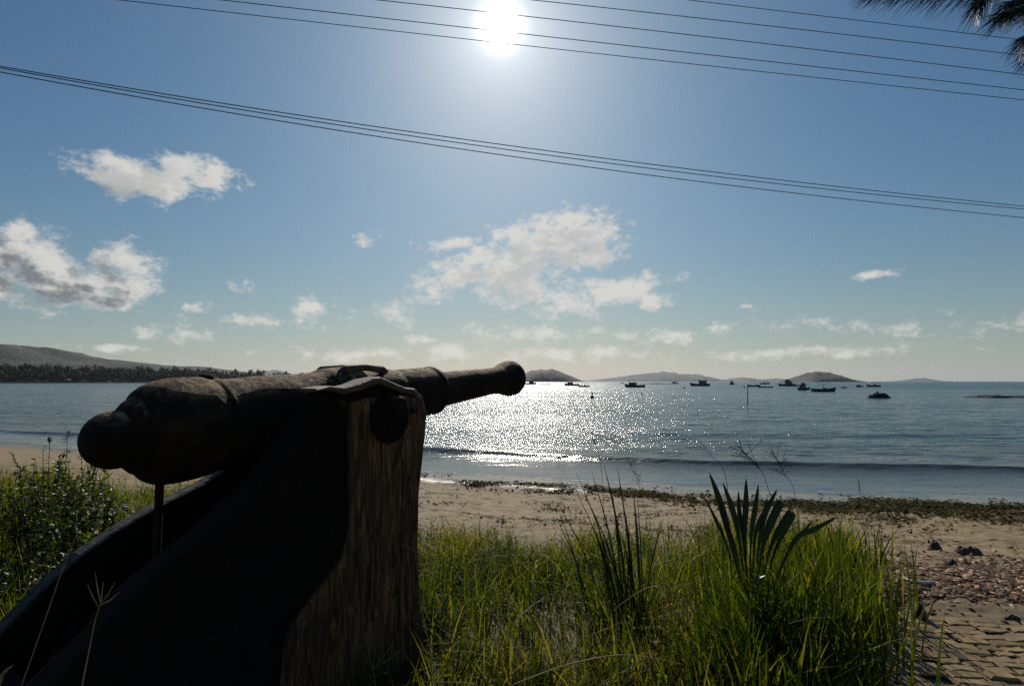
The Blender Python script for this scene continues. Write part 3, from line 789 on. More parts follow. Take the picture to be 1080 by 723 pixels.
boat(807, 404.9, 10, 1, 'canopy', 'far boat under a flat canopy behind the low open boat')
boat(829, 407.0, 16, -1, 'big', 'largest dark trawler with tall superstructure left of the round island')
boat(839, 407.2, 9, 1, 'trawler', 'small trawler tucked against the right end of the largest trawler', rz=.3)
boat(848.5, 411.2, 17, 1, 'big', 'trawler with dark stern float in front of the round island', rz=.45)
boat(869, 412.9, 25, 1, 'rig', 'nearest boat, long open hull with one mast and slanting booms before the round island')
boat(890, 409.0, 7, 1, 'canopy', 'small stubby canopied boat just right of the round island')
boat(906.5, 408.0, 9, -1, 'cabin', 'small cabin boat second from the right end of the fleet', rz=.3)
boat(921, 407.8, 14, -1, 'canopy', 'canopied boat at the right end of the fleet above the wave washed rock')

# markers in the water
def wp(px, py):
    a, c = ray(px, py); Yb = (EYE - WATER) / -c; return Vector((a * Yb, Yb, WATER)), Yb
c, Yb = wp(624.5, 420); s = Yb / F
t = thing('marker_buoy', 'reddish marker buoy with dark topmark floating in the sun glitter', 'buoy', tuple(c))
obj('float', *tube([c + Vector((0, 0, -.1)), c + Vector((0, 0, 1.2 * s)), c + Vector((0, 0, 2.6 * s)), c + Vector((0, 0, 3.4 * s))], [1.6 * s, 2.0 * s, 1.5 * s, .4 * s], 12), M_red, t, smooth=True)
obj('topmark', *tube([c + Vector((0, 0, 3.2 * s)), c + Vector((.2 * s, 0, 4.4 * s)), c + Vector((.3 * s, 0, 4.5 * s)), c + Vector((.4 * s, 0, 6.2 * s))], [.3 * s, .3 * s, 1.1 * s, .9 * s], 8), M_hull, t)
for px, py, lab in ((677, 416, 'small dark buoy below the long low boat'), (721.5, 409.5, 'small dark buoy just left of the broad trawler'), (785, 408.6, 'small dark buoy touching the top of the mooring stake')):
    c, Yb = wp(px, py); s = Yb / F
    t = thing('mooring_buoy', lab, 'buoy', tuple(c), 'small mooring buoys')
    obj('float', *tube([c + Vector((0, 0, -.1)), c + Vector((0, 0, .6 * s)), c + Vector((0, 0, 1.2 * s)), c + Vector((0, 0, 1.5 * s))], [.7 * s, 1.0 * s, .8 * s, .2 * s], 10), M_hull, t, smooth=True)
    obj('ring', *tube([c + Vector((-.2 * s, 0, 1.4 * s)), c + Vector((-.15 * s, 0, 1.9 * s)), c + Vector((.15 * s, 0, 1.9 * s)), c + Vector((.2 * s, 0, 1.4 * s))], .08 * s, 6), M_hull, t)
c, Yb = wp(788.5, 426.5); top = at(788.5, 406, Yb)
tag(obj('mooring_stake', *tube([c - Vector((0, 0, .6)), c + Vector((0.02, 0, .5)), top], [0.05, 0.045, 0.035], 8), M_bark, None, loc=tuple(c)), 'thin dark wooden stake standing in the shallow bay', 'stake')

M_rock = simple('wet_rock', (0.010, 0.010, 0.010), (0.03, 0.027, 0.024), 4, 0.85, 0.9, 0.08)
def rock_mesh(c, L, D, H, seed, nx=60, ny=20, bumps=1.0):
    u = np.linspace(-1, 1, nx); w = np.linspace(-1, 1, ny); Ug, Wg = np.meshgrid(u, w)
    h = np.clip(1 - np.abs(Ug) ** 2.0 - Wg ** 2, -0.2, 1); h = np.sign(h) * np.abs(h) ** 0.8
    h = h * (0.75 + bumps * fbm(Ug * 3 + seed, Wg * 2, 4, seed)) + 0.12 * fbm(Ug * 12, Wg * 6, 3, seed + 1)
    return np.stack([c.x + Ug * L / 2, c.y + Wg * D / 2, c.z - min(0.1, H * .15) + np.maximum(h, -.3) * H], -1), grid_faces(ny, nx)
c, Yb = wp(926.5, 419.5); tag(obj('wave_washed_rock', *rock_mesh(c, 27 / F * Yb, 2.0, 6.5 / F * Yb, 4), M_rock, None, loc=tuple(c)), 'small humped black rock breaking the water right of the fleet', 'rock')
c, Yb = wp(1065, 419.0); tag(obj('wave_washed_rock', *rock_mesh(c, 104 / F * Yb, 3.5, 4.6 / F * Yb, 9, 140, 20, .8), M_rock, None, loc=tuple(c)), 'long low black reef rock awash at the far right', 'rock')
c = at_y(695, 470, WATER); tag(obj('low_reef', *rock_mesh(c, 44, 8, 0.9, 12, 140, 20, .8), M_rock, None, loc=tuple(c)), 'thin reddish dark reef line near the horizon left of the broad trawler', 'rock')

# ------------------------------------------------------------------ grass and plants
def blades(base, h, w, az_, bend, lev=5, flat_az=None):
    n = len(base); t = np.linspace(0, 1, lev)[None, :]
    dx, dy = np.cos(az_)[:, None], np.sin(az_)[:, None]
    H = h[:, None]; Bd = bend[:, None]
    hor = H * Bd * t ** 2; ver = H * t * (1 - 0.38 * Bd * t ** 1.5)
    cx_ = base[:, 0:1] + dx * hor; cy_ = base[:, 1:2] + dy * hor; cz_ = base[:, 2:3] + ver
    fa = rng.random(n) * 2 * math.pi if flat_az is None else flat_az
    wx, wy = np.cos(fa)[:, None], np.sin(fa)[:, None]
    W = w[:, None] * (1 - t ** 2.2) * 0.5 * (0.75 + 0.5 * np.sin(t * math.pi)) + 0.0002
    L_ = np.stack([cx_ - wx * W, cy_ - wy * W, cz_], -1); R_ = np.stack([cx_ + wx * W, cy_ + wy * W, cz_], -1)
    V = np.stack([L_, R_], 2).reshape(-1, 3)
    i = np.arange(n)[:, None] * (lev * 2) + np.arange(lev - 1)[None, :] * 2
    Fq = np.stack([i, i + 1, i + 3, i + 2], -1).reshape(-1, 4)
    return V, Fq
def scatter(n, x0, x1, y0, y1, keep):
    x = rng.uniform(x0, x1, n); y = rng.uniform(y0, y1, n); k_ = keep(x, y)
    k_ = k_ if k_.dtype == bool else rng.random(n) < k_
    return x[k_], y[k_]
def right_edge(y): return 0.60 * y - 0.06 - 0.30 * np.clip((3.0 - y) / 1.2, 0, 1)
def far_edge(x):
    return np.interp(x, [-1.3, -.9, -0.3, 0.15, 0.5, 0.9, 2.0, 3.2, 4.5], [6.6, 6.4, 6.1, 5.4, 5.6, 6.5, 6.7, 6.3, 6.0])
def keep_r(x, y):
    e = 0.5 * fbm(x * 1.7, y * 1.7, 3, 80)
    inside = (x < right_edge(y) + 0.35 * e) & (y < far_edge(x) + e)
    dens = np.clip(0.70 + 2.4 * fbm(x * 1.6, y * 1.6, 3, 81), 0.06, 1)
    s_ = (x - CO.x) * flat.x + (y - CO.y) * flat.y; o_ = (x - CO.x) * right.x + (y - CO.y) * right.y
    under = (s_ > -0.6) & (s_ < 1.62) & (np.abs(o_) < 0.48)
    return np.where(inside & ~under, dens, 0)
def keep_l(x, y):
    e = 0.7 * fbm(x * 0.9, y * 0.9, 3, 90)
    s_ = (x - CO.x) * flat.x + (y - CO.y) * flat.y; o_ = (x - CO.x) * right.x + (y - CO.y) * right.y
    under = (s_ > -0.7) & (s_ < 1.62) & (np.abs(o_) < 0.52)
    lim = 9.4 + e - 0.6 * np.clip((x + 6.5) / 2, 0, 2.5)
    return np.where((y < lim) & ~under & (x < -0.5 * y + 1.1 + e), np.clip(0.7 + 1.4 * fbm(x * 1.1, y * 1.1, 3, 91), 0.1, 1), 0)
BV = []; BF = []; BT = []; nb = 0
def add_blades(x, y, h, w, bend, tint, lev=5, az_=None, zoff=0.0):
    global nb
    if len(x) == 0: return
    base = np.stack([x, y, ground_z(x, y) - 0.01 + zoff], -1)
    a_ = rng.random(len(x)) * 2 * math.pi if az_ is None else az_
    V, Fq = blades(base, h, w, a_, bend, lev)
    BV.append(V); BF.append(Fq + nb); nb += len(V); BT.append(np.repeat(np.clip(tint, 0, 1), lev * 2))
# short dense turf right of the cannon
x, y = scatter(52000, -1.5, 4.6, 1.4, 7.0, keep_r); n = len(x)
hmul = np.clip(1 + 0.9 * fbm(x * 1.1, y * 1.1, 3, 84), 0.5, 1.7)
dry_p = fbm(x * 2.0, y * 2.0, 3, 86)
add_blades(x, y, rng.uniform(0.10, 0.34, n) * hmul, rng.uniform(0.004, 0.010, n), rng.uniform(0.1, 1.5, n), 0.22 + 0.55 * rng.random(n) + 0.9 * np.clip(dry_p, -.2, .5), 4)
x, y = scatter(9500, -1.0, 4.4, 1.6, 6.8, keep_r); n = len(x)
add_blades(x, y, rng.uniform(0.25, 0.56, n), rng.uniform(0.005, 0.012, n), rng.uniform(0.1, 1.3, n), 0.20 + 0.7 * rng.random(n), 6)
# longer clumps: (photo px, depth, radius, number, height, lean azimuth)
def clump(px, Yc, rad, n, h0, h1, w0=0.006, w1=0.012, tint=0.3, lean=None, bend=(0.1, 0.6)):   # a tussock of long blades
    cx_ = at_y(px, Yc, 0).x
    x = cx_ + rng.normal(0, rad, n); y = Yc + rng.normal(0, rad, n)
    az_ = None if lean is None else lean + rng.normal(0, .6, n)
    add_blades(x, y, rng.uniform(h0, h1, n), rng.uniform(w0, w1, n), rng.uniform(bend[0], bend[1], n), tint + 0.75 * (rng.random(n) ** 1.6 - .35), 7, az_)
for args in [(848, 3.2, .14, 100, .5, .85), (858, 3.6, .2, 150, .45, .8), (850, 3.9, .25, 140, .4, .8), (836, 2.9, .09, 60, .45, .7), (860, 3.2, .18, 110, .4, .7),
             (866, 4.4, .22, 120, .4, .75), (760, 4.2, .3, 150, .3, .55), (885, 3.9, .12, 45, .35, .6), (825, 2.55, .10, 70, .3, .6), (835, 2.7, .12, 70, .3, .55), (840, 4.8, .3, 130, .4, .7), (872, 5.2, .22, 90, .4, .7), (780, 5.0, .3, 100, .3, .55), (720, 3.0, .25, 60, .35, .6), (862, 3.5, .10, 60, .4, .7)]:
    clump(*args, tint=.34, bend=(.03, .42), w0=.008, w1=.018)
for args in [(800, 3.2, .14, 150, .6, .86), (775, 3.25, .12, 90, .5, .78), (835, 3.25, .14, 120, .5, .8), (750, 3.3, .2, 70, .3, .5), (795, 2.9, .16, 120, .45, .72), (770, 3.0, .12, 50, .4, .62)]:
    clump(*args, tint=.26, bend=(.05, .7), w0=.007, w1=.016)
for args in [(668, 3.8, .16, 70, .4, .66), (640, 4.2, .2, 90, .3, .6), (700, 4.2, .3, 120, .25, .5), (560, 4.4, .3, 150, .25, .45), (475, 4.1, .3, 200, .28, .5), (520, 4.6, .25, 130, .22, .4), (450, 3.9, .10, 50, .3, .5),
             (600, 3.0, .3, 60, .3, .5), (700, 2.8, .3, 60, .25, .45), (520, 3.0, .3, 60, .3, .5), (640, 2.4, .25, 40, .2, .35)]:
    clump(*args, tint=.30, bend=(.05, .9), w0=.006, w1=.014)
# left bank
x, y = scatter(70000, -14, -0.3, 1.8, 10.4, keep_l); n = len(x)
hmul = np.clip(1 + 0.9 * fbm(x * 0.8, y * 0.8, 3, 94), 0.5, 1.8)
dry_p = fbm(x * 1.4, y * 1.4, 3, 96)
add_blades(x, y, rng.uniform(0.12, 0.42, n) * hmul, rng.uniform(0.006, 0.013, n), rng.uniform(0.1, 0.9, n), 0.38 + 0.3 * rng.random(n) + 0.5 * np.clip(dry_p, -.2, .5), 4)
for args in [(22, 5.2, .25, 60, .6, .95), (5, 5.8, .3, 80, .5, .85), (45, 6.3, .3, 60, .45, .75), (-30, 5.0, .4, 90, .5, .8), (20, 4.2, .3, 90, .3, .55)]:
    clump(*args, tint=.55, bend=(.05, .5), w0=.004, w1=.008)
M_grass = leafmat('grass_blades', (0.010, 0.022, 0.004), (0.085, 0.098, 0.010), (0.34, 0.23, 0.07), 0.55, 0.55, 0.2)
g = obj('grass', np.concatenate(BV), np.concatenate(BF), M_grass); set_attr(g, 'tint', np.concatenate(BT))
tag(g, 'sunlit green and dry grass growing around the cannon', 'grass', kind='stuff')

# low leafy weeds growing all through the grass
def weed_field(n, x0, x1, y0, y1, keep, name, lab, hmax=.26):
    x, y = scatter(n, x0, x1, y0, y1, keep); n = len(x)
    k_ = 14
    z0 = ground_z(x, y); h = rng.uniform(.4, 1, n) * hmax * np.clip(1 + .9 * fbm(x * 1.1, y * 1.1, 3, 84), .5, 1.7)
    lean = rng.normal(0, .35, (n, 2))
    t_ = (np.arange(k_)[None, :] + rng.random((n, k_))) / k_
    cx_ = x[:, None] + lean[:, 0:1] * h[:, None] * t_; cy_ = y[:, None] + lean[:, 1:2] * h[:, None] * t_; cz_ = z0[:, None] + h[:, None] * t_
    c_ = np.stack([cx_, cy_, cz_], -1).reshape(-1, 3); N = len(c_)
    d_ = rng.normal(size=(N, 3)); d_[:, 2] = d_[:, 2] * .5 + .5; d_ /= np.linalg.norm(d_, axis=1)[:, None]
    s_ = np.cross(d_, rng.normal(size=(N, 3))); s_ /= np.linalg.norm(s_, axis=1)[:, None]
    L = rng.uniform(.014, .036, N)[:, None]; W = L * rng.uniform(.16, .3, N)[:, None]
    V = np.stack([c_, c_ + d_ * L * .45 + s_ * W, c_ + d_ * L, c_ + d_ * L * .45 - s_ * W], 1).reshape(-1, 3)
    o = obj(name, V, np.arange(N * 4).reshape(-1, 4), M_weedleaf)
    tt_ = np.repeat(.25 + .5 * rng.random(n) + .8 * np.clip(fbm(x * 2.0, y * 2.0, 3, 86), -.2, .5), k_) + .25 * rng.random(N)
    set_attr(o, 'tint', np.repeat(np.clip(tt_, 0, 1), 4)); tag(o, lab, 'weeds', kind='stuff')
M_weedleaf = leafmat('weed_leaf', (0.008, 0.022, 0.004), (0.080, 0.095, 0.010), (0.32, 0.20, 0.05), 0.55, 0.55, 0.2)
weed_field(11000, -1.5, 4.6, 1.6, 7.0, keep_r, 'weeds', 'low fine leaved weeds mixed through the grass right of the cannon')
weed_field(9000, -11, -0.3, 1.8, 9.5, keep_l, 'weeds', 'low fine leaved weeds mixed through the grass left of the cannon', .34)

# single tall stalks and seed heads
M_dry = leafmat('dry_stalk', (0.20, 0.15, 0.08), (0.32, 0.26, 0.15), (0.42, 0.36, 0.24), 0.3, 0.6)
M_darkstalk = leafmat('dark_stalk', (0.03, 0.035, 0.012), (0.06, 0.06, 0.025), (0.10, 0.09, 0.04), 0.3, 0.6)
def curve_pts(pxs, Y0, Y1, n=14):
    """smooth curve through photo points, depth going from Y0 to Y1"""
    P_ = [at(x, y, Y0 + (Y1 - Y0) * i / (len(pxs) - 1)) for i, (x, y) in enumerate(pxs)]
    out_ = []
    for i in range(len(P_) - 1):
        p0 = P_[max(i - 1, 0)]; p1 = P_[i]; p2 = P_[i + 1]; p3 = P_[min(i + 2, len(P_) - 1)]
        for k_ in range(6):
            t = k_ / 6
            out_.append(0.5 * ((2 * p1) + (p2 - p0) * t + (2 * p0 - 5 * p1 + 4 * p2 - p3) * t * t + (3 * p1 - p0 - 3 * p2 + p3) * t ** 3))
    return out_ + [P_[-1]]
def tint_all(o, base=None):
    set_attr(o, 'tint', np.clip((rng.random(len(o.data.vertices)) if base is None else base + .2 * (rng.random(len(o.data.vertices)) - .5)), 0, 1))
def stalk(pxs, Y0, Y1, r, lab, head=None, mat=None, group='tall single grass stalks', hs=1.0):
    P_ = curve_pts(pxs, Y0, Y1)
    root = P_[0]
    g0 = gz(root.x, root.y)
    if root.z > g0: P_ = [Vector((root.x, root.y, g0 - .01))] + P_
    t = thing('grass_stalk', lab, 'grass stalk', tuple(P_[0]), group)
    mt = mat or M_dry
    o = obj('stem', *tube(P_, [r * (1 - .6 * i / (len(P_) - 1)) for i in range(len(P_))], 5), mt, t, smooth=True); tint_all(o)
    if head:
        parts = []
        tip = P_[-1]; dirn = (P_[-1] - P_[-3]).normalized()
        if head == 'feather':
            for j in range(16):
                q = P_[-1 - j // 2] if j // 2 < len(P_) else tip
                sd = Vector((rng.normal(), rng.normal() * .6, rng.normal() * .5)); d_ = (dirn * .9 + sd * .75).normalized()
                Ls = rng.uniform(.04, .10) * hs
                e = q + d_ * Ls; e2 = e + (d_ + Vector((0, 0, -.35))).normalized() * Ls * .4
                parts.append(tube([q, e, e2], [r * .5, r * .4, r * .25], 4))
                for q2 in range(4):
                    s_ = q.lerp(e, .35 + .18 * q2); parts.append(tube([s_, s_ + Vector((rng.normal() * .006, rng.normal() * .004, rng.normal() * .006)) * hs], [r * .9, r * .5], 4))
        elif head == 'fork':
            for sx_, sz_ in ((-.7, .9), (-.25, 1), (.15, 1.1), (.6, .8), (.9, .6)):
                rt = Vector((sx_, rng.normal() * .2, sz_)).normalized() * rng.uniform(.055, .085) * hs
                st_ = P_[-1 - int(rng.integers(0, 3))]
                parts.append(tube([st_, st_ + rt * .5 + Vector((0, 0, -.004)), st_ + rt], [r * .5, r * .9, r * .3], 5))
        elif head == 'spike':
            for j in range(22):
                q = tip - dirn * (.0042 * j) * hs * 1.0; sd = Vector((rng.normal(), rng.normal(), rng.normal() * .3)).normalized()
                parts.append(tube([q, q + (dirn * 1.2 + sd * .8).normalized() * .014 * hs], [r * 1.1, r * .3], 4))
        o = obj('seed_head', *merge(parts), mt, t); tint_all(o)
    return t
stalk([(20, 730), (45, 660), (66, 600), (80, 566), (84, 560)], 1.55, 1.75, .0016, 'long thin pale stalk with short bright tip leaning across the far carriage cheek', 'spike', hs=.55)
stalk([(86, 725), (93, 690), (100, 655), (106, 636)], 1.35, 1.4, .0017, 'pale forked seed head in front of the black trail at lower left', 'fork', hs=.9)
stalk([(-4, 735), (3, 712), (9, 704)], 1.3, 1.3, .002, 'short pale seed head at the bottom left corner', 'spike', hs=.6)
stalk([(395, 730), (395, 715), (393, 705)], 2.0, 2.0, .0018, 'green forked grass head before the base of the black carriage', 'fork', leafmat('green_head', (.06, .10, .02), (.10, .15, .04), (.16, .2, .06), .4, .5), hs=1.7)
stalk([(478, 700), (474, 660), (464, 618), (444, 586), (424, 573)], 2.9, 2.75, .0032, 'arching pale dry stalk crossing the carriage front edge')
stalk([(455, 690), (446, 650), (441, 610), (436, 560)], 2.8, 2.8, .0022, 'faint thin stalk rising close along the carriage front edge')
stalk([(560, 700), (566, 640), (556, 610), (540, 596)], 3.1, 3.1, .0026, 'bent dry stalk left of the clump of tall blades')
stalk([(716, 690), (705, 628), (700, 600)], 3.2, 3.2, .0026, 'short dry leaning stalk below the young palm')
stalk([(650, 640), (690, 618), (730, 640), (770, 665)], 2.9, 2.7, .0026, 'long dry stalk lying over the grass in the middle')
stalk([(540, 722), (600, 700), (660, 690), (720, 700)], 2.4, 2.5, .003, 'brown dry stalk lying low at the bottom of the grass')
stalk([(870, 690), (850, 640), (812, 520), (800, 492), (785, 478)], 3.7, 3.8, .0026, 'tall dark branching seed head rising behind the young palm', 'feather', M_darkstalk, hs=1.6)
stalk([(846, 600), (838, 520), (828, 500), (818, 482)], 3.8, 3.9, .0022, 'second dark feathery seed head, right of the tallest one', 'feather', M_darkstalk, hs=1.1)
stalk([(640, 620), (636, 520), (632, 480), (623, 455)], 3.9, 3.9, .0018, 'very thin dark seed head over the clump of tall blades', 'feather', M_darkstalk, hs=.7)
stalk([(690, 600), (680, 540), (672, 505), (665, 490)], 4.0, 4.0, .0020, 'thin dark seed head right of the clump of tall blades', 'feather', M_darkstalk, hs=.6)
stalk([(770, 560), (765, 500), (750, 480), (736, 462)], 3.6, 3.6, .0024, 'dark stalk bending left above the young palm', None, M_darkstalk)
stalk([(592, 640), (592, 560), (592, 500)], 3.9, 3.9, .0018, 'thin upright dark stalk between the cannon and the clump of tall blades', None, M_darkstalk)
stalk([(917, 640), (912, 560), (905, 505)], 4.0, 4.0, .0020, 'thin upright stalk at the right edge of the grass', 'spike', M_dry, hs=1)
stalk([(60, 560), (30, 510), (12, 478)], 4.6, 4.8, .003, 'dark seed head standing left of the leafy shrub', 'spike', M_darkstalk, hs=2)
for k_, (px, tip_x, tip_y, hh_) in enumerate([(648, 636, 497, 'left'), (655, 640, 485, 'x'), (662, 652, 495, 'y')]):
    pass

# tall dark blades standing over the sand: one tussock
def strip(pxs, Y0, Y1, w, fold=0.25, blunt=False, petiole=False):
    """one broad leaf along a curve, folded along its middle"""
    P_ = curve_pts(pxs, Y0, Y1); n = len(P_); V = []; Fc = []
    for i, p_ in enumerate(P_):
        t = i / (n - 1); d_ = (P_[min(i + 1, n - 1)] - P_[max(i - 1, 0)]).normalized()
        sd = d_.cross(Vector((0.15, 1, 0.1))).normalized(); nn = sd.cross(d_)
        ww = w * ((math.sin(min(1, t * 1.5 + .12) * math.pi / 2)) if not petiole else (.14 + .86 * max(0, min(1, (t - .18) / .42)) ** 1.1)) * ((1 - t ** 3.5) if not blunt else (1 if t < .97 else .8)) / 2 + .0004
        V += [p_ - sd * ww + nn * ww * fold, p_, p_ + sd * ww + nn * ww * fold]
    for i in range(n - 1):
        for k_ in (0, 1): a_ = i * 3 + k_; Fc.append((a_, a_ + 1, a_ + 4, a_ + 3))
    return V, Fc
M_blade = leafmat('dark_blade', (0.008, 0.018, 0.007), (0.014, 0.028, 0.009), (0.05, 0.07, 0.018), 0.10, 0.5, 0.25)
T = thing('grass_tussock', 'clump of tall dark grass blades standing up against the sand mid picture', 'grass clump', tuple(at_y(660, 3.9, gz(.78, 3.9))))
Ls = []
for (bx, tx, ty, w) in [(655, 624, 497, .012), (660, 637, 489, .018), (664, 645, 512, .014), (668, 651, 492, .014), (672, 668, 517, .020), (650, 607, 497, .010), (662, 616, 520, .012), (676, 660, 540, .016),
                         (690, 700, 545, .012)] + [(655 + rnd.gauss(0, 14), 650 + rnd.gauss(0, 26), 560 + rnd.gauss(0, 26), .009) for _ in range(16)] + [ (645, 622, 548, .016), (680, 653, 555, .014), (590, 588, 548, .012), (628, 590, 533, .010), (570, 590, 540, .010), (700, 672, 520, .009)]:
    gx_ = 668 + (bx - 668) * .5 + rnd.gauss(0, 5); Ls.append(strip([(gx_, 690), (gx_ + (tx - gx_) * .22, 690 - (690 - ty) * .36), (gx_ + (tx - gx_) * .55, 690 - (690 - ty) * .70), (tx, ty)], 3.8, 3.95 + rnd.gauss(0, .05), w * .95))
o = obj('blades', *merge(Ls), M_blade, T, smooth=True); tint_all(o, .35)

# young palm with stiff dark leaflets
Pm = thing('young_palm', 'young palm with stiff dark fanned leaflets in the grass', 'palm', tuple(at_y(798, 3.5, gz(1.5, 3.5))))
lf = [([(786, 640), (772, 575), (760, 530), (748, 498)], .050, 0), ([(788, 640), (780, 570), (772, 535), (762, 508)], .042, 0), ([(790, 640), (786, 570), (787, 530), (787, 504)], .042, 0),
      ([(790, 640), (784, 570), (780, 540), (779, 517)], .034, 0), ([(792, 640), (792, 570), (797, 535), (800, 510)], .038, 0), ([(794, 640), (796, 568), (808, 540), (820, 515)], .046, 0),
      ([(796, 640), (804, 580), (815, 548), (825, 529)], .050, 1), ([(798, 640), (812, 580), (824, 556), (834, 539)], .040, 1), ([(800, 640), (818, 580), (830, 556), (838, 541)], .036, 1),
      ([(806, 640), (838, 572), (860, 558), (883, 545)], .044, 0), ([(782, 650), (768, 580), (756, 550), (744, 526)], .026, 0), ([(804, 640), (834, 575), (848, 560), (858, 548)], .026, 0), ([(796, 640), (800, 580), (806, 545), (809, 524)], .034, 0), ([(786, 640), (776, 580), (764, 548), (756, 520)], .030, 0)]
for i, (pts, w, bl) in enumerate(lf):
    o = obj('leaf', *strip(pts, 3.45, 3.5 + .03 * (i % 4), w * 1.02, .35, bool(bl), True), M_blade, Pm, smooth=True); tint_all(o, .15)
obj('stem', *tube([at(794, 690, 3.45), at(793, 670, 3.47), at(792, 648, 3.5)], [.03, .026, .012], 8), M_bark, Pm, smooth=True)

# leafy shrubs and ground creeper on the left bank
def leaf_card(base, d_, L, w, roll):
    up_ = Vector((0, 0, 1)); s_ = d_.cross(up_)
    if s_.length < .05: s_ = Vector((1, 0, 0))
    s_.normalize(); n_ = s_.cross(d_); s_ = (s_ * math.cos(roll) + n_ * math.sin(roll)); n_ = s_.cross(d_)
    V = [base, base + d_ * L * .35 - s_ * w / 2 + n_ * w * .12, base + d_ * L * .45, base + d_ * L * .35 + s_ * w / 2 + n_ * w * .12,
         base + d_ * L * .72 - s_ * w * .34 - n_ * .0, base + d_ * L * .72 + s_ * w * .34, base + d_ * L - n_ * w * .15]
    return V, [(0, 1, 2), (0, 2, 3), (1, 4, 2), (2, 5, 3), (2, 4, 6), (2, 6, 5)]
M_leaf = leafmat('shrub_leaf', (0.010, 0.030, 0.006), (0.050, 0.085, 0.010), (0.22, 0.19, 0.03), 0.45, 0.42, 0.30)
def shrub(px, Yc, rx, ry, h, n, lab, ls=(.035, .065), seed=1, group='leafy shrubs on the left bank'):
    c = at_y(px, Yc, 0); c.z = gz(c.x, c.y)
    t = thing('leafy_shrub', lab, 'shrub', tuple(c), group)
    stems = []; leaves = []; tn = []
    ns = max(6, n // 24)
    for i in range(ns):
        q = rnd.random() * 6.283; rr = rnd.random() ** .5
        bx, by = c.x + math.cos(q) * rx * rr * .6, c.y + math.sin(q) * ry * rr * .6
        b0_ = Vector((bx, by, gz(bx, by) - .02))
        top_ = Vector((c.x + math.cos(q) * rx * rr, c.y + math.sin(q) * ry * rr, b0_.z + h * (1 - .55 * rr ** 2) * rnd.uniform(.6, 1.05)))
        mid_ = b0_.lerp(top_, .5) + Vector((rnd.gauss(0, .04), rnd.gauss(0, .04), h * .08))
        stems.append(tube([b0_, mid_, top_], [.006, .0045, .002], 5))
        for j in range(24):
            u_ = rnd.uniform(.25, 1.02); pt = b0_.lerp(mid_, u_ * 2) if u_ < .5 else mid_.lerp(top_, u_ * 2 - 1)
            d_ = Vector((rnd.gauss(0, 1), rnd.gauss(0, 1), rnd.gauss(.35, .5))).normalized()
            leaves.append(leaf_card(pt, d_, rnd.uniform(*ls), rnd.uniform(*ls) * .62, rnd.uniform(-.6, .6)))
            tn += [min(1, max(0, rnd.gauss(.55, .24)))] * 7
    o = obj('stems', *merge(stems), M_bark, t); 
    o = obj('leaves', *merge(leaves), M_leaf, t); set_attr(o, 'tint', tn)
shrub(68, 5.4, .52, .5, 1.12, 1900, 'tall glossy green shrub directly left of the cannon knob')
shrub(106, 5.0, .48, .45, .86, 1500, 'glossy green shrub under the cannon knob')
shrub(35, 6.0, .8, .5, .80, 1500, 'low green shrub behind the grass at the far left', (.03, .055))
shrub(128, 4.7, .32, .35, .42, 600, 'low shrub close against the far cheek of the carriage', (.03, .05))
shrub(72, 4.4, .6, .4, .62, 1400, 'low creeping shrub below the tall shrub by the trail', (.03, .05))
shrub(25, 3.9, .7, .4, .46, 1200, 'lowest creeping shrub above the trail at the left side', (.025, .045))
shrub(160, 5.6, .35, .3, .34, 400, 'yellow green shrub seen under the breech behind the elevating screw', (.03, .05))
M_sm = leafmat('small_broad_leaf', (0.035, 0.09, 0.02), (0.06, 0.13, 0.03), (0.12, 0.2, 0.05), .5, .4)
c = at(798, 612, 3.0); t = thing('broad_leaf_seedling', 'small bright broad leaved seedling below the young palm', 'seedling', (c.x, c.y, gz(c.x, c.y)))
root = Vector((c.x, c.y, gz(c.x, c.y) - .01)); obj('stem', *tube([root, c - Vector((.01, 0, .05)), c], [.004, .003, .002], 5), M_bark, t)
for q in range(6):
    d_ = Vector((math.cos(q * 1.1), math.sin(q * 1.1) * .6, .7)).normalized(); o = obj('leaf', *leaf_card(c - Vector((0, 0, .012 * q)), d_, .055, .030, .2), M_sm, t); tint_all(o, .6)

# ------------------------------------------------------------------ pine branch reaching in from the right
tr0 = Vector((6.6, 4.6, gz(6.6, 4.6)))
pine = thing('pine_tree', 'pine whose long dark needles hang into the sky at the upper right', 'pine tree', tuple(tr0))
M_need = leafmat('pine_needle', (0.012, 0.026, 0.012), (0.026, 0.045, 0.018), (0.07, 0.07, 0.03), .25, .4, .5)
br0 = Vector((6.5, 4.6, 5.3))
trunk = [tr0 - Vector((0, 0, .2)), Vector((6.7, 4.65, 2.0)), br0, Vector((6.45, 4.5, 7.5)), Vector((6.6, 4.6, 9.5))]
tw = [[(1180, -60), (1120, -45), (1060, -14), (1010, -8), (960, -9), (928, -14)], [(1150, -20), (1110, 0), (1085, 8), (1060, 14)], [(1170, 0), (1130, 22), (1100, 32), (1082, 40)], [(1150, -80), (1080, -40), (1046, -14), (1034, 2)], [(1160, -40), (1120, -20), (1090, -4), (1068, 2)], [(1180, 10), (1140, 34), (1112, 46), (1092, 54)]]
bl = [tube(trunk, [.2, .17, .13, .09, .04], 10), tube([br0, Vector((5.6, 4.3, 5.35)), at(1180, -60, 4.0)], [.06, .04, .025], 8)]
obj('trunk', *merge(bl[:1]), M_bark, pine, smooth=True)
brs = bl[1:]; needles = []
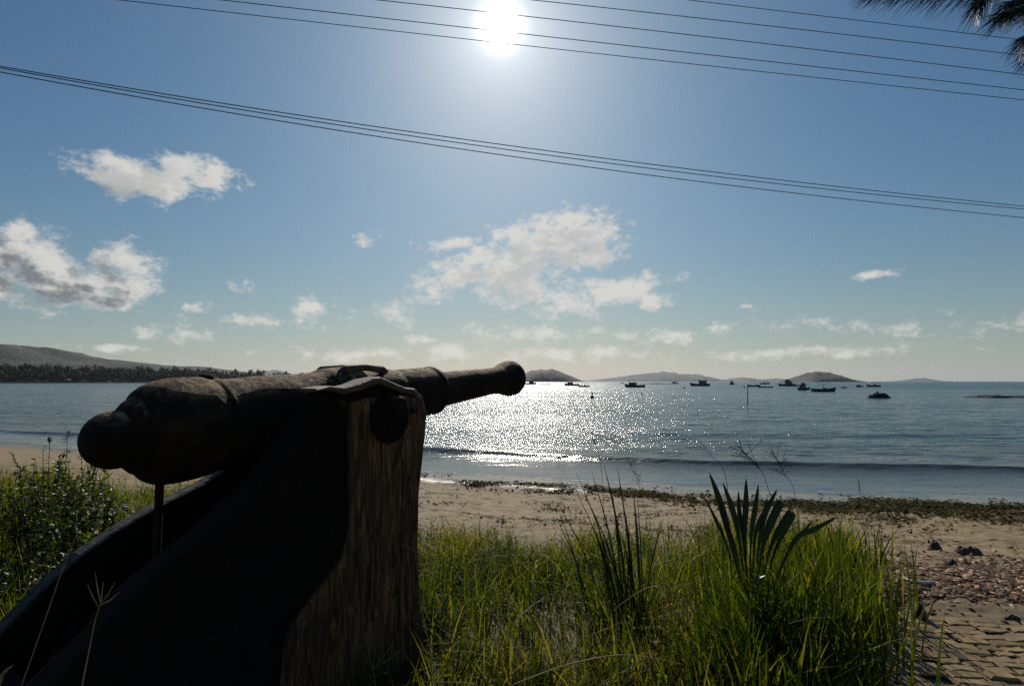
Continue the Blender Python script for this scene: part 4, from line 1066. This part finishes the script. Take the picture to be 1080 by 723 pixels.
for ti, pts in enumerate(tw):
    P_ = curve_pts(pts, 4.0, 3.8 if ti != 2 else 3.7)
    brs.append(tube([at(1180, -60, 4.0)] + P_ if ti else P_, [.015 - .010 * i / len(P_) for i in range(len(P_) + (1 if ti else 0))], 6))
    for i in range(3, len(P_) * 3):
        u_ = i / 3; k0 = int(u_); k1 = min(k0 + 1, len(P_) - 1)
        if k0 >= len(P_): break
        q = P_[k0].lerp(P_[k1], u_ - k0); dd = (P_[k1] - P_[max(k0 - 1, 0)]).normalized()
        dens_ = 9
        for j in range(dens_):
            sd = Vector((rnd.gauss(0, 1), rnd.gauss(0, 1), rnd.gauss(0, 1))).normalized()
            d_ = (dd * 1.15 + sd * .62 + Vector((-.25, 0, -.60))).normalized(); L = rnd.uniform(.15, .27)
            e = q + d_ * L; mid_ = q + d_ * L * .5 + Vector((0, 0, .006))
            needles.append(tube([q, mid_, e + Vector((0, 0, -.012))], [.0017, .0016, .0006], 3, cap=False))
obj('branch', *merge(brs), M_bark, pine, smooth=True)
o = obj('needles', *merge(needles), M_need, pine); tint_all(o)
# upper crown of the pine, out of the photograph to the right
cr_v = []; 
for i in range(40):
    q = Vector((6.5 + rnd.gauss(0, .9), 4.8 + rnd.gauss(0, .9), rnd.uniform(6.4, 9.6)))
    for j in range(60):
        d_ = Vector((rnd.gauss(0, 1), rnd.gauss(0, 1), rnd.gauss(-.2, 1))).normalized(); cr_v.append(tube([q, q + d_ * .35], [.006, .001], 3, cap=False))
o = obj('crown', *merge(cr_v), M_need, pine); tint_all(o)

# ------------------------------------------------------------------ drift weed, litter, stones
M_weed = leafmat('drift_weed', (0.020, 0.015, 0.008), (0.060, 0.048, 0.016), (0.13, 0.11, 0.03), .3, .9, .08)
M_litter = leafmat('leaf_litter', (0.026, 0.013, 0.007), (0.28, 0.125, 0.045), (0.68, 0.50, 0.32), .1, .7, .3)
def flakes(n, gen, smin, smax, mat, name, lab, cat, tint=None, zr=.015, up=.35):
    x, y = gen(n); n = len(x)
    z = ground_z(x, y) + rng.random(n) * zr + .006
    nrm = np.stack([rng.normal(0, up, n), rng.normal(0, up, n), np.ones(n)], -1); nrm /= np.linalg.norm(nrm, axis=1)[:, None]
    a_ = rng.random(n) * 6.283; tdir = np.stack([np.cos(a_), np.sin(a_), np.zeros(n)], -1)
    u_ = np.cross(nrm, tdir); u_ /= np.linalg.norm(u_, axis=1)[:, None]; v_ = np.cross(nrm, u_)
    L = rng.uniform(smin, smax, n)[:, None]; W = L * rng.uniform(.25, .7, n)[:, None]
    c_ = np.stack([x, y, z], -1); th = nrm * L * .18
    pts = [c_ - u_ * L, c_ - v_ * W - u_ * L * .3, c_ + u_ * L * .4 - v_ * W * .8, c_ + u_ * L, c_ + v_ * W * .9, c_ - u_ * L * .4 + v_ * W]
    V = np.stack(pts + [p_ * .4 + c_ * .6 + th for p_ in pts], 1).reshape(-1, 3)
    base = np.arange(n)[:, None] * 12
    Q = []
    for k_ in range(6):
        k2 = (k_ + 1) % 6; Q.append(np.stack([base[:, 0] + k_, base[:, 0] + k2, base[:, 0] + 6 + k2, base[:, 0] + 6 + k_], -1))
    Q.append(np.stack([base[:, 0] + 6, base[:, 0] + 7, base[:, 0] + 8, base[:, 0] + 9], -1)); Q.append(np.stack([base[:, 0] + 6, base[:, 0] + 9, base[:, 0] + 10, base[:, 0] + 11], -1))
    o = obj(name, V, np.concatenate(Q), mat); tv = rng.random(n) if tint is None else tint(n); set_attr(o, 'tint', np.repeat(np.clip(tv, 0, 1), 12))
    return tag(o, lab, cat, kind='stuff')
def px_band(yb, half, x0, x1, thr=-.05, sc=1.2, seed=7):
    """band of points along a distance from the shore"""
    def g(n):
        x = rng.uniform(x0, x1, n); s_ = rng.normal(0, 1, n) * half + np.interp(x, *yb)
        y = shore(x) - s_; k_ = fbm(x * sc, y * sc * 1.6, 3, seed) > thr + .15 * np.abs(rng.normal(0, 1, n))
        k_ &= y > 1.0
        return x[k_], y[k_]
    return g
flakes(34000, px_band(([-30, -2, 2, 4, 7, 14], [1.5, 1.7, 1.8, 1.6, 1.7, 1.7]), .45, -8, 16, -.08), .015, .05, M_weed, 'drift_seaweed', 'dark olive seaweed washed up in a line along the waterline', 'seaweed', zr=.05)
flakes(16000, px_band(([3, 5, 9, 16], [2.2, 2.5, 2.6, 2.6]), .55, 2.5, 16, -.02, 1.4, 27), .012, .045, M_weed, 'drift_seaweed', 'broad loose belt of olive seaweed on the sand at the right, above the waterline', 'seaweed', zr=.035)
flakes(16000, px_band(([-30, -2, 2, 4, 9], [3.6, 4.4, 5.0, 4.0, 3.2]), .9, -4, 12, .06, 1.6, 17), .008, .032, M_weed, 'scattered_weed', 'thin scatter of dry weed and twigs over the open sand', 'seaweed', zr=.02)
def litter(n):
    px = rng.uniform(860, 1330, n); py = rng.normal(600, 15, n) + 8 * (rng.random(n) - .5)
    a_ = (px - 540) / F; Yl = 1.70 * F / np.maximum(py - 402, 60); x = a_ * Yl; y = Yl
    k_ = (fbm(x * 2.2, y * 2.6, 3, 61) > -.22) & (py < 650)
    return x[k_], y[k_]
flakes(10000, litter, .010, .042, M_litter, 'beach_litter', 'band of brown leaf litter, shells and stone chips behind the path', 'litter', zr=.02, up=.22, tint=lambda n: rng.random(n) ** 2.0)
def gravel(n):
    x = rng.uniform(-4, 9, n); y = rng.uniform(4.5, 12.0, n); k_ = (shore(x) - y > .4) & (rng.random(n) < .5 + fbm(x * 2, y * 2, 2, 63)); return x[k_], y[k_]
flakes(3200, gravel, .006, .016, M_litter, 'shell_grit', 'small shells and grit scattered over the sand', 'grit', zr=.004)

def gp(px, py, dz=0.0):
    a_, c_ = ray(px, py); Yg = 5.0
    for _ in range(12): Yg = (EYE - gz(a_ * Yg, Yg)) / -c_
    return Vector((a_ * Yg, Yg, gz(a_ * Yg, Yg) + dz)), Yg
M_stone = simple('beach_stone', (0.03, 0.025, 0.02), (0.10, 0.085, 0.07), 9, .85, .7, .02)
M_pale = simple('pale_stone', (0.22, 0.2, 0.18), (0.42, 0.39, 0.35), 8, .85, .5, .01)
def stone(px, py, L, D, H, mat, lab, seed):
    c, Yg = gp(px, py)
    tag(obj('stone', *rock_mesh(c + Vector((0, 0, .02)), L, D, H, seed, 26, 14), mat, None, loc=tuple(c), smooth=True), lab, 'stone', 'stones on the beach')
stone(986, 579, .14, .12, .10, M_stone, 'small upright dark stone above the litter band', 3)
stone(1020, 583, .30, .16, .07, M_stone, 'flat wide dark stone above the litter band', 5)
stone(1003, 596, .12, .1, .05, M_stone, 'small dark stone within the litter band below the upright one', 6)
stone(128, 545, .30, .3, .14, M_pale, 'pale grey stone beside the far cheek of the carriage', 8)
stone(112, 515, .22, .2, .12, M_pale, 'pinkish pale stone in the shrub under the cannon knob', 9)
stone(1068, 655, .12, .05, .03, M_stone, 'thin dark stone lying on the paving at the right', 10)
# shell-like white plastic strip, orange shard, dark red bottle
M_white = simple('white_plastic', (0.42, 0.40, 0.37), (0.6, 0.58, 0.54), 6, .5, .2)
c, _ = gp(953, 612, .02); P_ = []
for px, py in ((952, 609), (954, 614), (962, 617.5), (974, 619), (986, 618)):
    q, _ = gp(px, py, .035); P_.append(q)
tag(obj('plastic_strip', *tube(P_, [.006, .012, .016, .016, .010], 8), M_white, None, loc=tuple(P_[0]), smooth=True), 'curved white plastic strip lying in the leaf litter', 'litter')
M_or = simple('orange_shard', (0.38, 0.11, 0.035), (0.5, 0.18, 0.06), 6, .6, .2)
c, _ = gp(1027, 609, .02); tag(obj('brick_shard', *rock_mesh(c, .075, .05, .035, 13, 12, 8), M_or, None, loc=tuple(c), smooth=True), 'small orange brick shard in the leaf litter', 'brick shard')
c, _ = gp(972, 654, .0)
M_bot = simple('dark_red_glass', (0.045, 0.010, 0.014), (0.075, 0.018, 0.022), 5, .3, .05)
t = thing('small_bottle', 'small dark red bottle standing on the edge of the paving', 'bottle', tuple(c))
obj('bottle_body', *tube([c + Vector((0, 0, -.005)), c + Vector((0, 0, .01)), c + Vector((0, 0, .055)), c + Vector((0, 0, .085)), c + Vector((0, 0, .10))], [.032, .038, .036, .018, .011], 16), M_bot, t, smooth=True)
obj('cap', *tube([c + Vector((0, 0, .098)), c + Vector((0, 0, .12))], [.013, .012], 12), M_hull, t)

# ------------------------------------------------------------------ stone sett path at lower right
PV = []; PF = []; npv = 0
rot = R(-7)
M_sett, nt, out = newmat('path_setts'); b = NB(nt)
P = b.pos(); n1 = b.noise(P, 9, 6, .65); n2 = b.noise(P, 60, 5, .7); t_ = b.attr('tint')
col = b.ramp(n1, [(.3, (.17, .105, .045)), (.55, (.31, .205, .095)), (.75, (.42, .295, .145))])
col = b.mix(.35, col, b.ramp(t_, [(0, (.20, .145, .075)), (1, (.42, .33, .19))]))
p = b.bsdf(col, .85, b.bump(b.math('ADD', n1, b.math('MULTIPLY', n2, .6)), .6, .008), .25); nt.links.new(p.outputs[0], out.inputs[0])
tv = []
def sett_zone(x, y): return x > .56 * y + .05 * math.sin(y * 9) - .04 and y < 4.28 + .10 * math.sin(x * 3) - .06 * (x - 2.7)
ROW = .092
for r_ in range(-18, 58):
    yy = 1.0 + r_ * ROW * .86; u_ = .4 + (.09 if r_ % 2 else 0)
    while u_ < 8:
        L_ = rnd.uniform(.12, .20)
        cx_ = u_ + L_ / 2; X_ = cx_ * math.cos(rot) - yy * math.sin(rot) * -1 * 0 + 0; 
        wx_ = cx_ * math.cos(rot) - yy * math.sin(rot); wy_ = cx_ * math.sin(rot) + yy * math.cos(rot) + .35
        if sett_zone(wx_, wy_) and rnd.random() > .03:
            h_ = .020 + rnd.gauss(0, .004); z_ = gz(wx_, wy_)
            nx_, ny_ = 5, 4; idx = {}
            tl = rnd.gauss(0, .010); tl2 = rnd.gauss(0, .012); hw, hd = L_ / 2 - .003, ROW * .86 / 2 - .0035
            tvv = rnd.random(); base_i = npv
            for i in range(nx_):
                for j in range(ny_):
                    lx = -1 + 2 * i / (nx_ - 1); ly = -1 + 2 * j / (ny_ - 1)
                    edge = i in (0, nx_ - 1) or j in (0, ny_ - 1)
                    px_ = lx * hw + rnd.gauss(0, .003); py_ = ly * hd + rnd.gauss(0, .003)
                    zz_ = z_ + (h_ * (.55 if edge else 1)) + tl * lx * .3 + tl2 * ly * .2 + rnd.gauss(0, .0015)
                    if not edge: px_ *= 1.5; py_ *= 2.35
                    PV.append((wx_ + px_ * math.cos(rot) - py_ * math.sin(rot), wy_ + px_ * math.sin(rot) + py_ * math.cos(rot), zz_)); tv.append(tvv); npv += 1
            for i in range(nx_ - 1):
                for j in range(ny_ - 1):
                    a_ = base_i + i * ny_ + j; PF.append((a_, a_ + ny_, a_ + ny_ + 1, a_ + 1))
        u_ += L_ + .004
o = obj('path', PV, PF, M_sett, smooth=False); set_attr(o, 'tint', tv); tag(o, kind='structure')

for o in list(bpy.data.objects):
    if '_w' in o: del o['_w']
